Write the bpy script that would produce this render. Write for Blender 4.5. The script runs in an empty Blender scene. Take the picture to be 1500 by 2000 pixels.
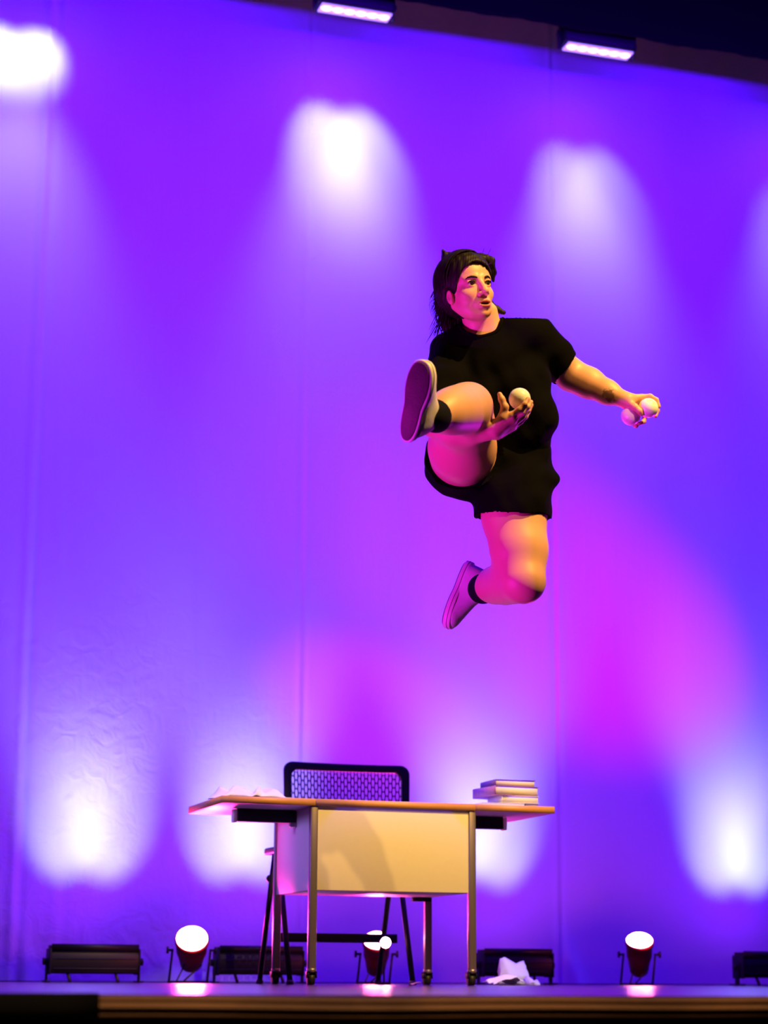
import bpy, math, random
import numpy as np
from mathutils import Matrix, Vector

random.seed(7)
SC = bpy.context.scene
COL = SC.collection

# ------------------------------------------------------------------ camera
FPX = 3900.0                      # focal length in pixels of the 1500x2000 frame
YAW = math.radians(18)
PITCH = math.atan(907.5 / FPX)
ROLL = 0.006
CAM = np.array([0.0, 0.0, 0.035])
_F0 = np.array([math.sin(YAW), math.cos(YAW), 0.0])
_R0 = np.array([math.cos(YAW), -math.sin(YAW), 0.0])
_Z = np.array([0.0, 0.0, 1.0])
FW = _F0 * math.cos(PITCH) + _Z * math.sin(PITCH)
_U0 = -_F0 * math.sin(PITCH) + _Z * math.cos(PITCH)
RT = _R0 * math.cos(ROLL) + _U0 * math.sin(ROLL)
UP = _U0 * math.cos(ROLL) - _R0 * math.sin(ROLL)

def basis_matrix(loc):
    m = Matrix.Identity(4)
    for i in range(3):
        m[i][0] = RT[i]; m[i][1] = UP[i]; m[i][2] = -FW[i]; m[i][3] = loc[i]
    return m

cd = bpy.data.cameras.new('camera')
cd.sensor_fit = 'VERTICAL'; cd.sensor_height = 24.0; cd.sensor_width = 18.0
cd.lens = FPX / 2000.0 * 24.0
cd.clip_start = 0.05; cd.clip_end = 100
cd.dof.use_dof = True; cd.dof.focus_distance = 6.8; cd.dof.aperture_fstop = 2.0
cam = bpy.data.objects.new('camera', cd); COL.objects.link(cam)
cam.matrix_world = basis_matrix(CAM)
SC.camera = cam

# ------------------------------------------------------------------ colour management, world
SC.view_settings.view_transform = 'Standard'
SC.view_settings.look = 'None'
SC.view_settings.exposure = 0.0
SC.view_settings.gamma = 1.0
SC.view_settings.use_curve_mapping = False
w = bpy.data.worlds.new('world'); SC.world = w; w.use_nodes = True
w.node_tree.nodes['Background'].inputs[0].default_value = (0.10, 0.0, 0.5, 1)
w.node_tree.nodes['Background'].inputs[1].default_value = 0.02

def add_light(name, kind, loc, aim=None, energy=100, color=(1, 1, 1), size=0.1, angle=60, blend=1.0, parent=None, size_y=None, spec=1.0):
    l = bpy.data.lights.new(name, kind); l.energy = energy; l.color = color
    l.specular_factor = spec
    if kind == 'SPOT':
        l.spot_size = math.radians(angle); l.spot_blend = blend; l.shadow_soft_size = size
    elif kind == 'POINT':
        l.shadow_soft_size = size
    elif kind == 'AREA':
        l.size = size
        if size_y: l.shape = 'RECTANGLE'; l.size_y = size_y
    o = bpy.data.objects.new(name, l); COL.objects.link(o)
    o.location = loc
    if aim is not None:
        d = Vector(aim) - Vector(loc)
        o.rotation_euler = d.to_track_quat('-Z', 'Y').to_euler()
    if parent is not None:
        o.parent = parent
        o.matrix_parent_inverse = parent.matrix_basis.inverted()
    return o

YC = 10.5                          # depth of the cyclorama
# overhead violet wash on the cloth and the stage
add_light('violet_wash', 'AREA', (3.4, 7.95, 4.95), (3.5, 10.5, 2.2), 520, (0.072, 0.0, 1.0), 7.0, size_y=0.3)
add_light('paper_fill', 'SPOT', (6.0, 1.5, 4.2), (3.40, 8.55, 0.06), 1500, (1.0, 0.78, 0.88), 0.03, 5.0, 0.6)  # added narrow spot, only to brighten the crumpled paper
# lavender side fill from stage left of the frame
add_light('lavender_fill', 'SPOT', (-2.6, 7.7, 1.3), (2.2, 8.0, 0.6), 420, (0.45, 0.28, 1.0), 0.3, 13, 0.5)
# warm front of house spotlights, high on the right
add_light('warm_key', 'SPOT', (4.5, 2.5, 6.9), (2.3, 6.35, 1.6), 4100, (1.0, 0.60, 0.14), 0.05, 26, 0.3)
add_light('warm_key_low', 'SPOT', (2.9, 1.0, 5.4), (2.62, 7.8, 0.62), 900, (1.0, 0.60, 0.14), 0.03, 12.5, 0.35)
# magenta lamp low at the left, outside the picture
add_light('magenta_side', 'SPOT', (-0.9, 5.2, 0.25), (2.4, 6.2, 2.1), 560, (0.95, 0.02, 1.0), 0.08, 38, 0.5)
add_light('magenta_rim', 'SPOT', (5.6, 8.2, 0.6), (2.5, 6.1, 2.2), 300, (0.9, 0.02, 1.0), 0.08, 30, 0.6)
# added red spots, no lamp known there, washing the cloth from beyond each side
add_light('red_wash_right', 'SPOT', (8.4, 7.6, 0.3), (4.45, 10.5, 2.1), 900, (1.0, 0.0, 0.12), 0.05, 23, 1.0)
add_light('red_wash_left', 'SPOT', (-1.6, 9.4, 0.3), (1.0, 10.5, 2.1), 90, (1.0, 0.0, 0.2), 0.05, 60, 1.0)

add_light('edge_fill', 'SPOT', (1.2, 2.6, 1.6), (1.25, 3.75, -0.05), 160, (1.0, 0.60, 0.25), 0.2, 62, 0.4, spec=0.0)  # added spot above the frame, lifting the brown stage edge

add_light('red_wash_mid', 'SPOT', (-1.5, 6.5, 3.6), (3.32, 10.5, 1.45), 1100, (1.0, 0.0, 0.12), 0.05, 9, 1.0)  # added red spot, source not known, for a magenta patch mid-cloth

# ------------------------------------------------------------------ projection helpers (pixel -> place)
def P(px, py, d):
    return CAM + (FW + (px - 750) / FPX * RT - (py - 1000) / FPX * UP) * d
def onY(px, py, Y):
    v = FW + (px - 750) / FPX * RT - (py - 1000) / FPX * UP
    return CAM + v * (Y - CAM[1]) / v[1]
def xat(px, Y, z=0.0):
    n = FPX * RT - (px - 750) * FW
    v = np.array([0, Y, z]) - CAM
    return float(-(n @ v) / n[0])

# ------------------------------------------------------------------ materials
def mat(name, color=(0.8, 0.8, 0.8), rough=0.6, metal=0.0, emit=None, estr=1.0, bump=None, noise=None, spec=0.5, trans=0.0, sss=0.0):
    m = bpy.data.materials.new(name); m.use_nodes = True
    nt = m.node_tree; b = nt.nodes['Principled BSDF']
    b.inputs['Base Color'].default_value = (*color, 1)
    b.inputs['Roughness'].default_value = rough
    b.inputs['Metallic'].default_value = metal
    b.inputs['Specular IOR Level'].default_value = spec
    if sss:
        b.inputs['Subsurface Weight'].default_value = sss
        b.inputs['Subsurface Radius'].default_value = (0.012, 0.005, 0.003)
        b.inputs['Subsurface Scale'].default_value = 1.0
    if emit:
        b.inputs['Emission Color'].default_value = (*emit, 1)
        b.inputs['Emission Strength'].default_value = estr
    tc = nt.nodes.new('ShaderNodeTexCoord')
    if noise:                      # (scale, amount, second colour)
        sc, amt, c2 = noise
        n = nt.nodes.new('ShaderNodeTexNoise'); n.inputs['Scale'].default_value = sc; n.inputs['Detail'].default_value = 4
        r = nt.nodes.new('ShaderNodeMapRange'); r.inputs[1].default_value = 0.35; r.inputs[2].default_value = 0.65
        r.inputs[4].default_value = amt
        mx = nt.nodes.new('ShaderNodeMix'); mx.data_type = 'RGBA'
        mx.inputs[6].default_value = (*color, 1); mx.inputs[7].default_value = (*c2, 1)
        nt.links.new(tc.outputs['Object'], n.inputs['Vector']); nt.links.new(n.outputs['Fac'], r.inputs[0])
        nt.links.new(r.outputs[0], mx.inputs[0]); nt.links.new(mx.outputs[2], b.inputs['Base Color'])
    if bump:                       # (scale, strength, distance)
        n = nt.nodes.new('ShaderNodeTexNoise'); n.inputs['Scale'].default_value = bump[0]; n.inputs['Detail'].default_value = 5
        bp = nt.nodes.new('ShaderNodeBump'); bp.inputs['Strength'].default_value = bump[1]; bp.inputs['Distance'].default_value = bump[2]
        nt.links.new(tc.outputs['Object'], n.inputs['Vector']); nt.links.new(n.outputs['Fac'], bp.inputs['Height'])
        nt.links.new(bp.outputs[0], b.inputs['Normal'])
    return m

M = {}
M['floor'] = mat('black_gloss_floor', (0.07, 0.02, 0.08), 0.24, spec=0.8, noise=(6, 0.5, (0.05, 0.015, 0.06)))
_b = M['floor'].node_tree.nodes['Principled BSDF']; _b.inputs['Metallic'].default_value = 0.5; _b.inputs['Roughness'].default_value = 0.22
M['brown'] = mat('brown_stage_edge', (0.16, 0.075, 0.035), 0.75, noise=(5, 0.9, (0.07, 0.03, 0.015)), bump=(30, 0.3, 0.004))
M['black'] = mat('black_paint', (0.006, 0.005, 0.009), 0.55, bump=(60, 0.1, 0.002))
M['black_cloth'] = mat('black_cloth', (0.004, 0.004, 0.006), 0.95, spec=0.1, bump=(80, 0.3, 0.003))
M['black_metal'] = mat('black_metal', (0.006, 0.004, 0.010), 0.5, spec=0.25, noise=(12, 0.4, (0.009, 0.007, 0.013)))
M['glow_red_metal'] = mat('red_glow_housing', (0.16, 0.004, 0.004), 0.45, noise=(20, 0.4, (0.11, 0.003, 0.003)))  # red glow of the lens put into the housing colour
M['chrome'] = mat('brushed_metal', (0.26, 0.21, 0.25), 0.4, 0.7, bump=(90, 0.1, 0.001))
M['laminate'] = mat('pale_laminate', (0.80, 0.76, 0.80), 0.38, noise=(8, 0.3, (0.76, 0.72, 0.78)))
M['panel'] = mat('cream_panel', (0.80, 0.72, 0.62), 0.6, noise=(60, 0.35, (0.77, 0.69, 0.59)))
M['wood_edge'] = mat('beech_edge', (0.72, 0.34, 0.10), 0.5, noise=(25, 0.6, (0.62, 0.28, 0.07)))
M['plastic'] = mat('violet_black_plastic', (0.006, 0.004, 0.014), 0.5, spec=0.25, noise=(15, 0.3, (0.008, 0.006, 0.018)))
M['mesh'] = mat('dark_mesh_plastic', (0.012, 0.006, 0.05), 0.5, spec=0.25, noise=(15, 0.3, (0.015, 0.008, 0.06)))
M['paper'] = mat('white_paper', (0.85, 0.83, 0.86), 0.8, bump=(14, 0.3, 0.004))
M['pages'] = mat('book_pages', (0.82, 0.76, 0.68), 0.85, bump=(150, 0.3, 0.001))
M['cover_purple'] = mat('purple_cover', (0.20, 0.10, 0.35), 0.5, noise=(30, 0.3, (0.25, 0.12, 0.4)))
M['cover_pink'] = mat('mauve_cover', (0.45, 0.18, 0.42), 0.5, noise=(40, 0.5, (0.35, 0.14, 0.36)))
M['ball'] = mat('white_ball', (0.88, 0.86, 0.84), 0.35, noise=(40, 0.1, (0.84, 0.82, 0.8)))
M['led'] = mat('led_emitter', (0.9, 0.9, 1), 0.3, emit=(0.35, 0.12, 1.0), estr=14)
M['led_tray'] = mat('led_reflector', (0.75, 0.7, 0.9), 0.25, emit=(0.40, 0.22, 1.0), estr=1.6, bump=(60, 0.6, 0.004))
M['par_lens'] = mat('par_lens', (1, 0.6, 0.7), 0.2, emit=(1.0, 0.22, 0.30), estr=60)
M['lamp_lens'] = mat('small_lamp_lens', (1, 0.6, 0.7), 0.2, emit=(1.0, 0.22, 0.30), estr=110)
M['hair'] = mat('dark_brown_hair', (0.006, 0.0025, 0.004), 0.6, spec=0.2, noise=(35, 0.6, (0.013, 0.005, 0.006)))
M['shirt'] = mat('black_cotton', (0.0018, 0.0014, 0.0024), 0.95, spec=0.05, bump=(45, 0.35, 0.004))
M['sock'] = mat('black_sock', (0.006, 0.005, 0.012), 0.95, spec=0.1, bump=(200, 0.5, 0.002))
M['canvas'] = mat('white_canvas', (0.70, 0.62, 0.72), 0.85, bump=(260, 0.4, 0.001), noise=(30, 0.4, (0.6, 0.5, 0.62)))
M['rubber'] = mat('white_rubber', (0.75, 0.68, 0.72), 0.5, noise=(30, 0.3, (0.65, 0.58, 0.62)))
M['outsole'] = mat('dark_rubber_outsole', (0.13, 0.055, 0.10), 0.75, bump=(160, 0.8, 0.003), noise=(14, 0.8, (0.08, 0.03, 0.07)))
M['eye_white'] = mat('eye_white', (0.6, 0.5, 0.52), 0.2)
M['iris'] = mat('dark_iris', (0.02, 0.01, 0.01), 0.15)
M['lip'] = mat('lips', (0.42, 0.10, 0.10), 0.45)
M['mouth'] = mat('mouth_inside', (0.06, 0.008, 0.012), 0.6)
M['nail'] = mat('fingernail', (0.75, 0.45, 0.42), 0.3)

def cloth_material():
    m = bpy.data.materials.new('white_cyclorama_cloth'); m.use_nodes = True
    nt = m.node_tree; b = nt.nodes['Principled BSDF']
    b.inputs['Base Color'].default_value = (0.82, 0.80, 0.84, 1)
    b.inputs['Roughness'].default_value = 0.85; b.inputs['Specular IOR Level'].default_value = 0.15
    tc = nt.nodes.new('ShaderNodeTexCoord')
    mp = nt.nodes.new('ShaderNodeMapping'); mp.inputs['Scale'].default_value = (3.0, 1, 0.35)
    n1 = nt.nodes.new('ShaderNodeTexNoise'); n1.inputs['Scale'].default_value = 2.2; n1.inputs['Detail'].default_value = 6
    n2 = nt.nodes.new('ShaderNodeTexNoise'); n2.inputs['Scale'].default_value = 9.0; n2.inputs['Detail'].default_value = 3; n2.inputs['Distortion'].default_value = 1.6
    # crumpled creases gathered low on the left of the cloth
    sx = nt.nodes.new('ShaderNodeSeparateXYZ')
    mz = nt.nodes.new('ShaderNodeMapRange'); mz.inputs[1].default_value = 2.9; mz.inputs[2].default_value = 1.3; mz.inputs[4].default_value = 1.0
    mxx = nt.nodes.new('ShaderNodeMapRange'); mxx.inputs[1].default_value = 3.4; mxx.inputs[2].default_value = 2.0
    mul = nt.nodes.new('ShaderNodeMath'); mul.operation = 'MULTIPLY'
    mul2 = nt.nodes.new('ShaderNodeMath'); mul2.operation = 'MULTIPLY'
    L = nt.links.new
    L(tc.outputs['Object'], mp.inputs[0]); L(mp.outputs[0], n1.inputs['Vector']); L(tc.outputs['Object'], n2.inputs['Vector'])
    L(tc.outputs['Object'], sx.inputs[0]); L(sx.outputs[2], mz.inputs[0]); L(sx.outputs[0], mxx.inputs[0])
    L(mz.outputs[0], mul.inputs[0]); L(mxx.outputs[0], mul.inputs[1]); L(mul.outputs[0], mul2.inputs[0]); L(n2.outputs['Fac'], mul2.inputs[1])
    b1 = nt.nodes.new('ShaderNodeBump'); b1.inputs['Strength'].default_value = 0.35; b1.inputs['Distance'].default_value = 0.02
    b2 = nt.nodes.new('ShaderNodeBump'); b2.inputs['Strength'].default_value = 0.45; b2.inputs['Distance'].default_value = 0.02
    wv = nt.nodes.new('ShaderNodeTexNoise'); wv.inputs['Scale'].default_value = 160; wv.inputs['Detail'].default_value = 2
    b3 = nt.nodes.new('ShaderNodeBump'); b3.inputs['Strength'].default_value = 0.25; b3.inputs['Distance'].default_value = 0.002
    L(tc.outputs['Object'], wv.inputs['Vector'])
    L(n1.outputs['Fac'], b1.inputs['Height']); L(mul2.outputs[0], b2.inputs['Height']); L(b1.outputs[0], b2.inputs['Normal'])
    L(wv.outputs['Fac'], b3.inputs['Height']); L(b2.outputs[0], b3.inputs['Normal'])
    L(b3.outputs[0], b.inputs['Normal'])
    return m
M['cyc'] = cloth_material()

def skin_material(tattoo):
    m = mat('skin', (0.66, 0.34, 0.25), 0.5, sss=0.08, bump=(140, 0.08, 0.001))
    nt = m.node_tree; b = nt.nodes['Principled BSDF']; L = nt.links.new
    tc = nt.nodes.new('ShaderNodeTexCoord')
    mp = nt.nodes.new('ShaderNodeMapping'); mp.inputs['Location'].default_value = [-c for c in tattoo]
    ln = nt.nodes.new('ShaderNodeVectorMath'); ln.operation = 'LENGTH'
    n = nt.nodes.new('ShaderNodeTexNoise'); n.inputs['Scale'].default_value = 75; n.inputs['Detail'].default_value = 2
    ml = nt.nodes.new('ShaderNodeMath'); ml.operation = 'MULTIPLY_ADD'; ml.inputs[1].default_value = 0.045; ml.inputs[2].default_value = -0.022
    ad = nt.nodes.new('ShaderNodeMath'); ad.operation = 'ADD'
    mr = nt.nodes.new('ShaderNodeMapRange'); mr.inputs[1].default_value = 0.024; mr.inputs[2].default_value = 0.017; mr.inputs[4].default_value = 0.75
    v = nt.nodes.new('ShaderNodeTexNoise'); v.inputs['Scale'].default_value = 9; v.inputs['Detail'].default_value = 3
    mx0 = nt.nodes.new('ShaderNodeMix'); mx0.data_type = 'RGBA'
    mx0.inputs[6].default_value = (0.68, 0.36, 0.27, 1); mx0.inputs[7].default_value = (0.62, 0.29, 0.22, 1)
    mx = nt.nodes.new('ShaderNodeMix'); mx.data_type = 'RGBA'; mx.inputs[7].default_value = (0.07, 0.02, 0.03, 1)
    L(tc.outputs['Object'], mp.inputs[0]); L(mp.outputs[0], ln.inputs[0]); L(tc.outputs['Object'], n.inputs['Vector'])
    L(n.outputs['Fac'], ml.inputs[0]); L(ml.outputs[0], ad.inputs[0]); L(ln.outputs['Value'], ad.inputs[1]); L(ad.outputs[0], mr.inputs[0])
    L(tc.outputs['Object'], v.inputs['Vector']); L(v.outputs['Fac'], mx0.inputs[0]); L(mx0.outputs[2], mx.inputs[6])
    L(mr.outputs[0], mx.inputs[0]); L(mx.outputs[2], b.inputs['Base Color'])
    return m

# ------------------------------------------------------------------ mesh helpers
def build_mesh(name, verts, faces, mats, midx=None, smooth=False):
    verts = np.asarray(verts, dtype=np.float32).reshape(-1, 3)
    me = bpy.data.meshes.new(name)
    me.vertices.add(len(verts)); me.vertices.foreach_set('co', verts.ravel())
    if isinstance(faces, np.ndarray):
        nl = np.full(len(faces), faces.shape[1], dtype=np.int32); flat = faces.astype(np.int32).ravel()
    else:
        nl = np.array([len(f) for f in faces], dtype=np.int32); flat = np.array([i for f in faces for i in f], dtype=np.int32)
    me.loops.add(len(flat)); me.loops.foreach_set('vertex_index', flat)
    me.polygons.add(len(nl))
    st = np.concatenate([[0], np.cumsum(nl)[:-1]]).astype(np.int32)
    me.polygons.foreach_set('loop_start', st); me.polygons.foreach_set('loop_total', nl)
    for m in (mats if isinstance(mats, (list, tuple)) else [mats]): me.materials.append(m)
    if midx is not None: me.polygons.foreach_set('material_index', np.asarray(midx, dtype=np.int32))
    me.update(calc_edges=True); me.validate()
    if smooth: me.polygons.foreach_set('use_smooth', np.ones(len(me.polygons), dtype=bool))
    return me

def link(name, me, parent=None, loc=None):
    o = bpy.data.objects.new(name, me); COL.objects.link(o)
    if loc is not None: o.location = loc
    if parent is not None: o.parent = parent
    return o

def tag(o, label=None, cat=None, group=None, kind=None):
    if label: o['label'] = label
    if cat: o['category'] = cat
    if group: o['group'] = group
    if kind: o['kind'] = kind
    return o

def thing(name, label, cat, loc=(0, 0, 0), rz=0.0, group=None):
    o = bpy.data.objects.new(name, None); COL.objects.link(o)
    o.location = loc; o.rotation_euler = (0, 0, rz); o.empty_display_size = 0.1
    return tag(o, label, cat, group)

class MB:
    """collects simple shapes into one mesh"""
    def __init__(s): s.v = []; s.f = []; s.m = []; s.n = 0
    def add(s, v, f, mi=0):
        v = np.asarray(v, float); s.v.append(v); s.f += [tuple(i + s.n for i in q) for q in f]; s.m += [mi] * len(f); s.n += len(v); return s
    def box(s, lo, hi, mi=0, rot=None, pivot=None):
        x0, y0, z0 = lo; x1, y1, z1 = hi
        v = np.array([[x0, y0, z0], [x1, y0, z0], [x1, y1, z0], [x0, y1, z0], [x0, y0, z1], [x1, y0, z1], [x1, y1, z1], [x0, y1, z1]], float)
        if rot is not None:
            c = np.array(pivot if pivot is not None else v.mean(0)); v = (v - c) @ np.array(rot).T + c
        return s.add(v, [(0, 3, 2, 1), (4, 5, 6, 7), (0, 1, 5, 4), (1, 2, 6, 5), (2, 3, 7, 6), (3, 0, 4, 7)], mi)
    def tube(s, pts, r, n=12, mi=0, cap=True):
        pts = [np.array(p, float) for p in pts]; rr = r if hasattr(r, '__len__') else [r] * len(pts)
        V = []; prev = None
        for i, p in enumerate(pts):
            t = (pts[min(i + 1, len(pts) - 1)] - pts[max(i - 1, 0)]); t /= np.linalg.norm(t) + 1e-12
            if prev is None:
                a = np.array([0, 0, 1.0]) if abs(t[2]) < 0.9 else np.array([1.0, 0, 0])
                u = np.cross(t, a)
            else: u = prev - t * (prev @ t)
            u /= np.linalg.norm(u); prev = u; w_ = np.cross(t, u)
            for k in range(n):
                A = 2 * math.pi * k / n; V.append(p + rr[i] * (u * math.cos(A) + w_ * math.sin(A)))
        F = []
        for i in range(len(pts) - 1):
            for k in range(n):
                a = i * n + k; b = i * n + (k + 1) % n; F.append((a, b, b + n, a + n))
        if cap: F.append(tuple(range(n))[::-1]); F.append(tuple((len(pts) - 1) * n + k for k in range(n)))
        return s.add(V, F, mi)
    def prism(s, poly, axis_pts, mi=0):
        """poly: list of 3D points (a planar loop); extruded by vector axis_pts"""
        p = np.array(poly, float); q = p + np.array(axis_pts, float); n = len(p)
        F = [tuple(range(n))[::-1], tuple(range(n, 2 * n))] + [(i, (i + 1) % n, (i + 1) % n + n, i + n) for i in range(n)]
        return s.add(np.vstack([p, q]), F, mi)
    def sphere(s, c, r, n=16, mi=0, sc=(1, 1, 1)):
        V = []; F = []; c = np.array(c, float)
        for i in range(n + 1):
            th = math.pi * i / n
            for k in range(2 * n):
                ph = math.pi * k / n
                V.append(c + r * np.array([math.sin(th) * math.cos(ph) * sc[0], math.sin(th) * math.sin(ph) * sc[1], math.cos(th) * sc[2]]))
        for i in range(n):
            for k in range(2 * n):
                a = i * 2 * n + k; b = i * 2 * n + (k + 1) % (2 * n); F.append((a, a + 2 * n, b + 2 * n, b))
        return s.add(V, F, mi)
    def build(s, name, mats, parent=None, smooth=False, bevel=0.0, loc=None):
        me = build_mesh(name, np.vstack(s.v), s.f, mats, s.m, smooth)
        o = link(name, me, parent, loc)
        if bevel:
            b = o.modifiers.new('bevel', 'BEVEL'); b.width = bevel; b.segments = 2; b.limit_method = 'ANGLE'
        return o

# ------------------------------------------------------------------ the setting
EDGE_Y = 3.75
def build_setting():
    xs = np.linspace(-6, 12, 181); ys = np.linspace(EDGE_Y, 13, 94); n = len(xs); m_ = len(ys)
    V = [(x, y, 0.0) for y in ys for x in xs]; F = [(i * n + k, i * n + k + 1, (i + 1) * n + k + 1, (i + 1) * n + k) for i in range(m_ - 1) for k in range(n - 1)]
    b0 = len(V); rim = [k for k in range(n)] + [i * n + n - 1 for i in range(1, m_)] + [(m_ - 1) * n + k for k in range(n - 2, -1, -1)] + [i * n for i in range(m_ - 2, 0, -1)]
    V += [(V[q][0], V[q][1], -0.06) for q in rim]; R_ = len(rim)
    F += [(rim[i], b0 + i, b0 + (i + 1) % R_, rim[(i + 1) % R_]) for i in range(R_)] + [tuple(b0 + i for i in range(R_))[::-1]]
    tag(link('floor', build_mesh('floor', V, F, M['floor'])), kind='structure')
    # rounded brown nosing on the front of the stage, slightly wavy
    X = np.linspace(-3, 6, 361); prof = []
    for a in np.linspace(math.radians(100), math.radians(-80), 40): prof.append((math.cos(a), math.sin(a)))
    V = []; F = []; n = len(prof)
    for i, x in enumerate(X):
        wob = 0.0015 * math.sin(3.1 * x + 1) + 0.001 * math.sin(9.3 * x)
        for (c, sn) in prof:
            V.append((x, EDGE_Y - 0.012 - 0.012 * c - 0.005 * math.sin(7.5 * sn + 1.7 * x + 0.6 * math.sin(2.3 * x)) * (1 - abs(sn)), -0.0225 + wob + 0.021 * sn))
    for i in range(len(X) - 1):
        for k in range(n - 1):
            a = i * n + k; F.append((a, a + n, a + n + 1, a + 1))
        F.append((i * n, i * n + n - 1, (i + 1) * n + n - 1, (i + 1) * n))
    me = build_mesh('trim_1', V, F, M['brown'], smooth=True); tag(link('trim_1', me), kind='structure')
    MB().box((-8, EDGE_Y + 0.0, -1.0), (14, EDGE_Y + 0.05, -0.061)).build('wall_stage_front', M['black_cloth']).__setitem__('kind', 'structure')
    MB().box((-8, -4, -1.05), (14, EDGE_Y + 0.05, -1.0)).build('floor_auditorium', M['black_cloth']).__setitem__('kind', 'structure')
    MB().box((-8, 12.6, -0.06), (14, 12.7, 8)).build('wall_back', M['black']).__setitem__('kind', 'structure')
build_setting()

def build_cyclorama():
    xs = np.linspace(-2.5, 9.5, 1001); zs = np.linspace(0.004, 7.0, 181)
    Xg, Zg = np.meshgrid(xs, zs)
    y = 0.010 * np.sin(Xg * 2.1 + 0.6) + 0.006 * np.sin(Xg * 5.3 + 0.25 * Zg) + 0.003 * np.sin(Xg * 13.1 + 1.1 * np.sin(Zg * 0.8))
    def seam(p0, p1, amp, wd):
        a = onY(*p0, YC); b = onY(*p1, YC)
        t = (Zg - a[2]) / (b[2] - a[2]); cx = a[0] + (b[0] - a[0]) * t
        d = (Xg - cx) / wd
        return amp * np.exp(-d * d) - amp * 0.8 * np.exp(-((d - 1.8) ** 2))
    y -= seam((75, 600), (28, 1650), 0.012, 0.022)
    y -= seam((600, 220), (585, 1350), 0.007, 0.015)
    y -= seam((1071, 170), (1084, 1500), 0.008, 0.016)
    y -= seam((118, 700), (108, 1500), 0.004, 0.03)
    y -= seam((372, 500), (372, 1200), 0.002, 0.03)
    a = onY(1190, 889, YC); b = onY(1520, 917, YC)         # a thin horizontal crease at the right
    tt = np.clip((Xg - a[0]) / (b[0] - a[0]), 0, 1); zc = a[2] + (b[2] - a[2]) * tt
    y += 0.008 * np.exp(-((Zg - zc) / 0.03) ** 2) * (tt > 0) * np.exp(-1.5 * tt)
    # flared folds at the foot of the cloth
    for (px, py0, px2, py1, am) in ((1085, 1800, 1130, 1925, 0.03), (28, 1760, 55, 1925, 0.03), (300, 1840, 345, 1925, 0.02)):
        a = onY(px, py0, YC); b = onY(px2, py1, YC)
        t = np.clip((a[2] - Zg) / (a[2] - b[2]), 0, 1.2); cx = a[0] + (b[0] - a[0]) * t
        y -= am * t * np.exp(-((Xg - cx) / 0.05) ** 2)
    V = np.stack([Xg, y, Zg], -1).reshape(-1, 3)
    nx = len(xs); i, j = np.meshgrid(np.arange(len(zs) - 1), np.arange(nx - 1), indexing='ij')
    a = (i * nx + j).ravel(); F = np.stack([a, a + 1, a + nx + 1, a + nx], 1)
    me = build_mesh('cyclorama_curtain', V, F, M['cyc'], smooth=True)
    o = link('cyclorama_curtain', me, loc=(0, YC, 0))
    tag(o, 'white cyclorama cloth hung behind the stage, lit violet with pale pools of light', 'curtain')
build_cyclorama()

# black border drape across the top, its lower edge in front of the cloth
def build_border():
    z0 = onY(1150, 60, YC - 0.62)[2]
    xs = np.linspace(-1, 9.5, 420); zs = np.concatenate([[z0], np.linspace(z0 + 0.03, 7.2, 14)])
    V = []; F = []
    xl = xat(785, YC - 0.62, z0)
    for z in zs:
        for x in xs:
            y = 0.008 * math.sin(x * 9) + 0.003 * math.sin(x * 23 + 1)
            dz = 0.0025 * math.sin(x * 11) + 0.002 * math.sin(x * 41) if z == z0 else 0
            V.append((x, YC - 0.62 + y, z + dz))
    nx = len(xs)
    for i in range(len(zs) - 1):
        for k in range(nx - 1):
            a = i * nx + k; F.append((a, a + 1, a + nx + 1, a + nx))
    o = link('border_drape', build_mesh('border_drape', V, F, M['black_cloth'], smooth=True))
    sm = o.modifiers.new('thick', 'SOLIDIFY'); sm.thickness = 0.004
    tag(o, 'black border drape hanging across the top of the stage', 'drape')
build_border()

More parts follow.
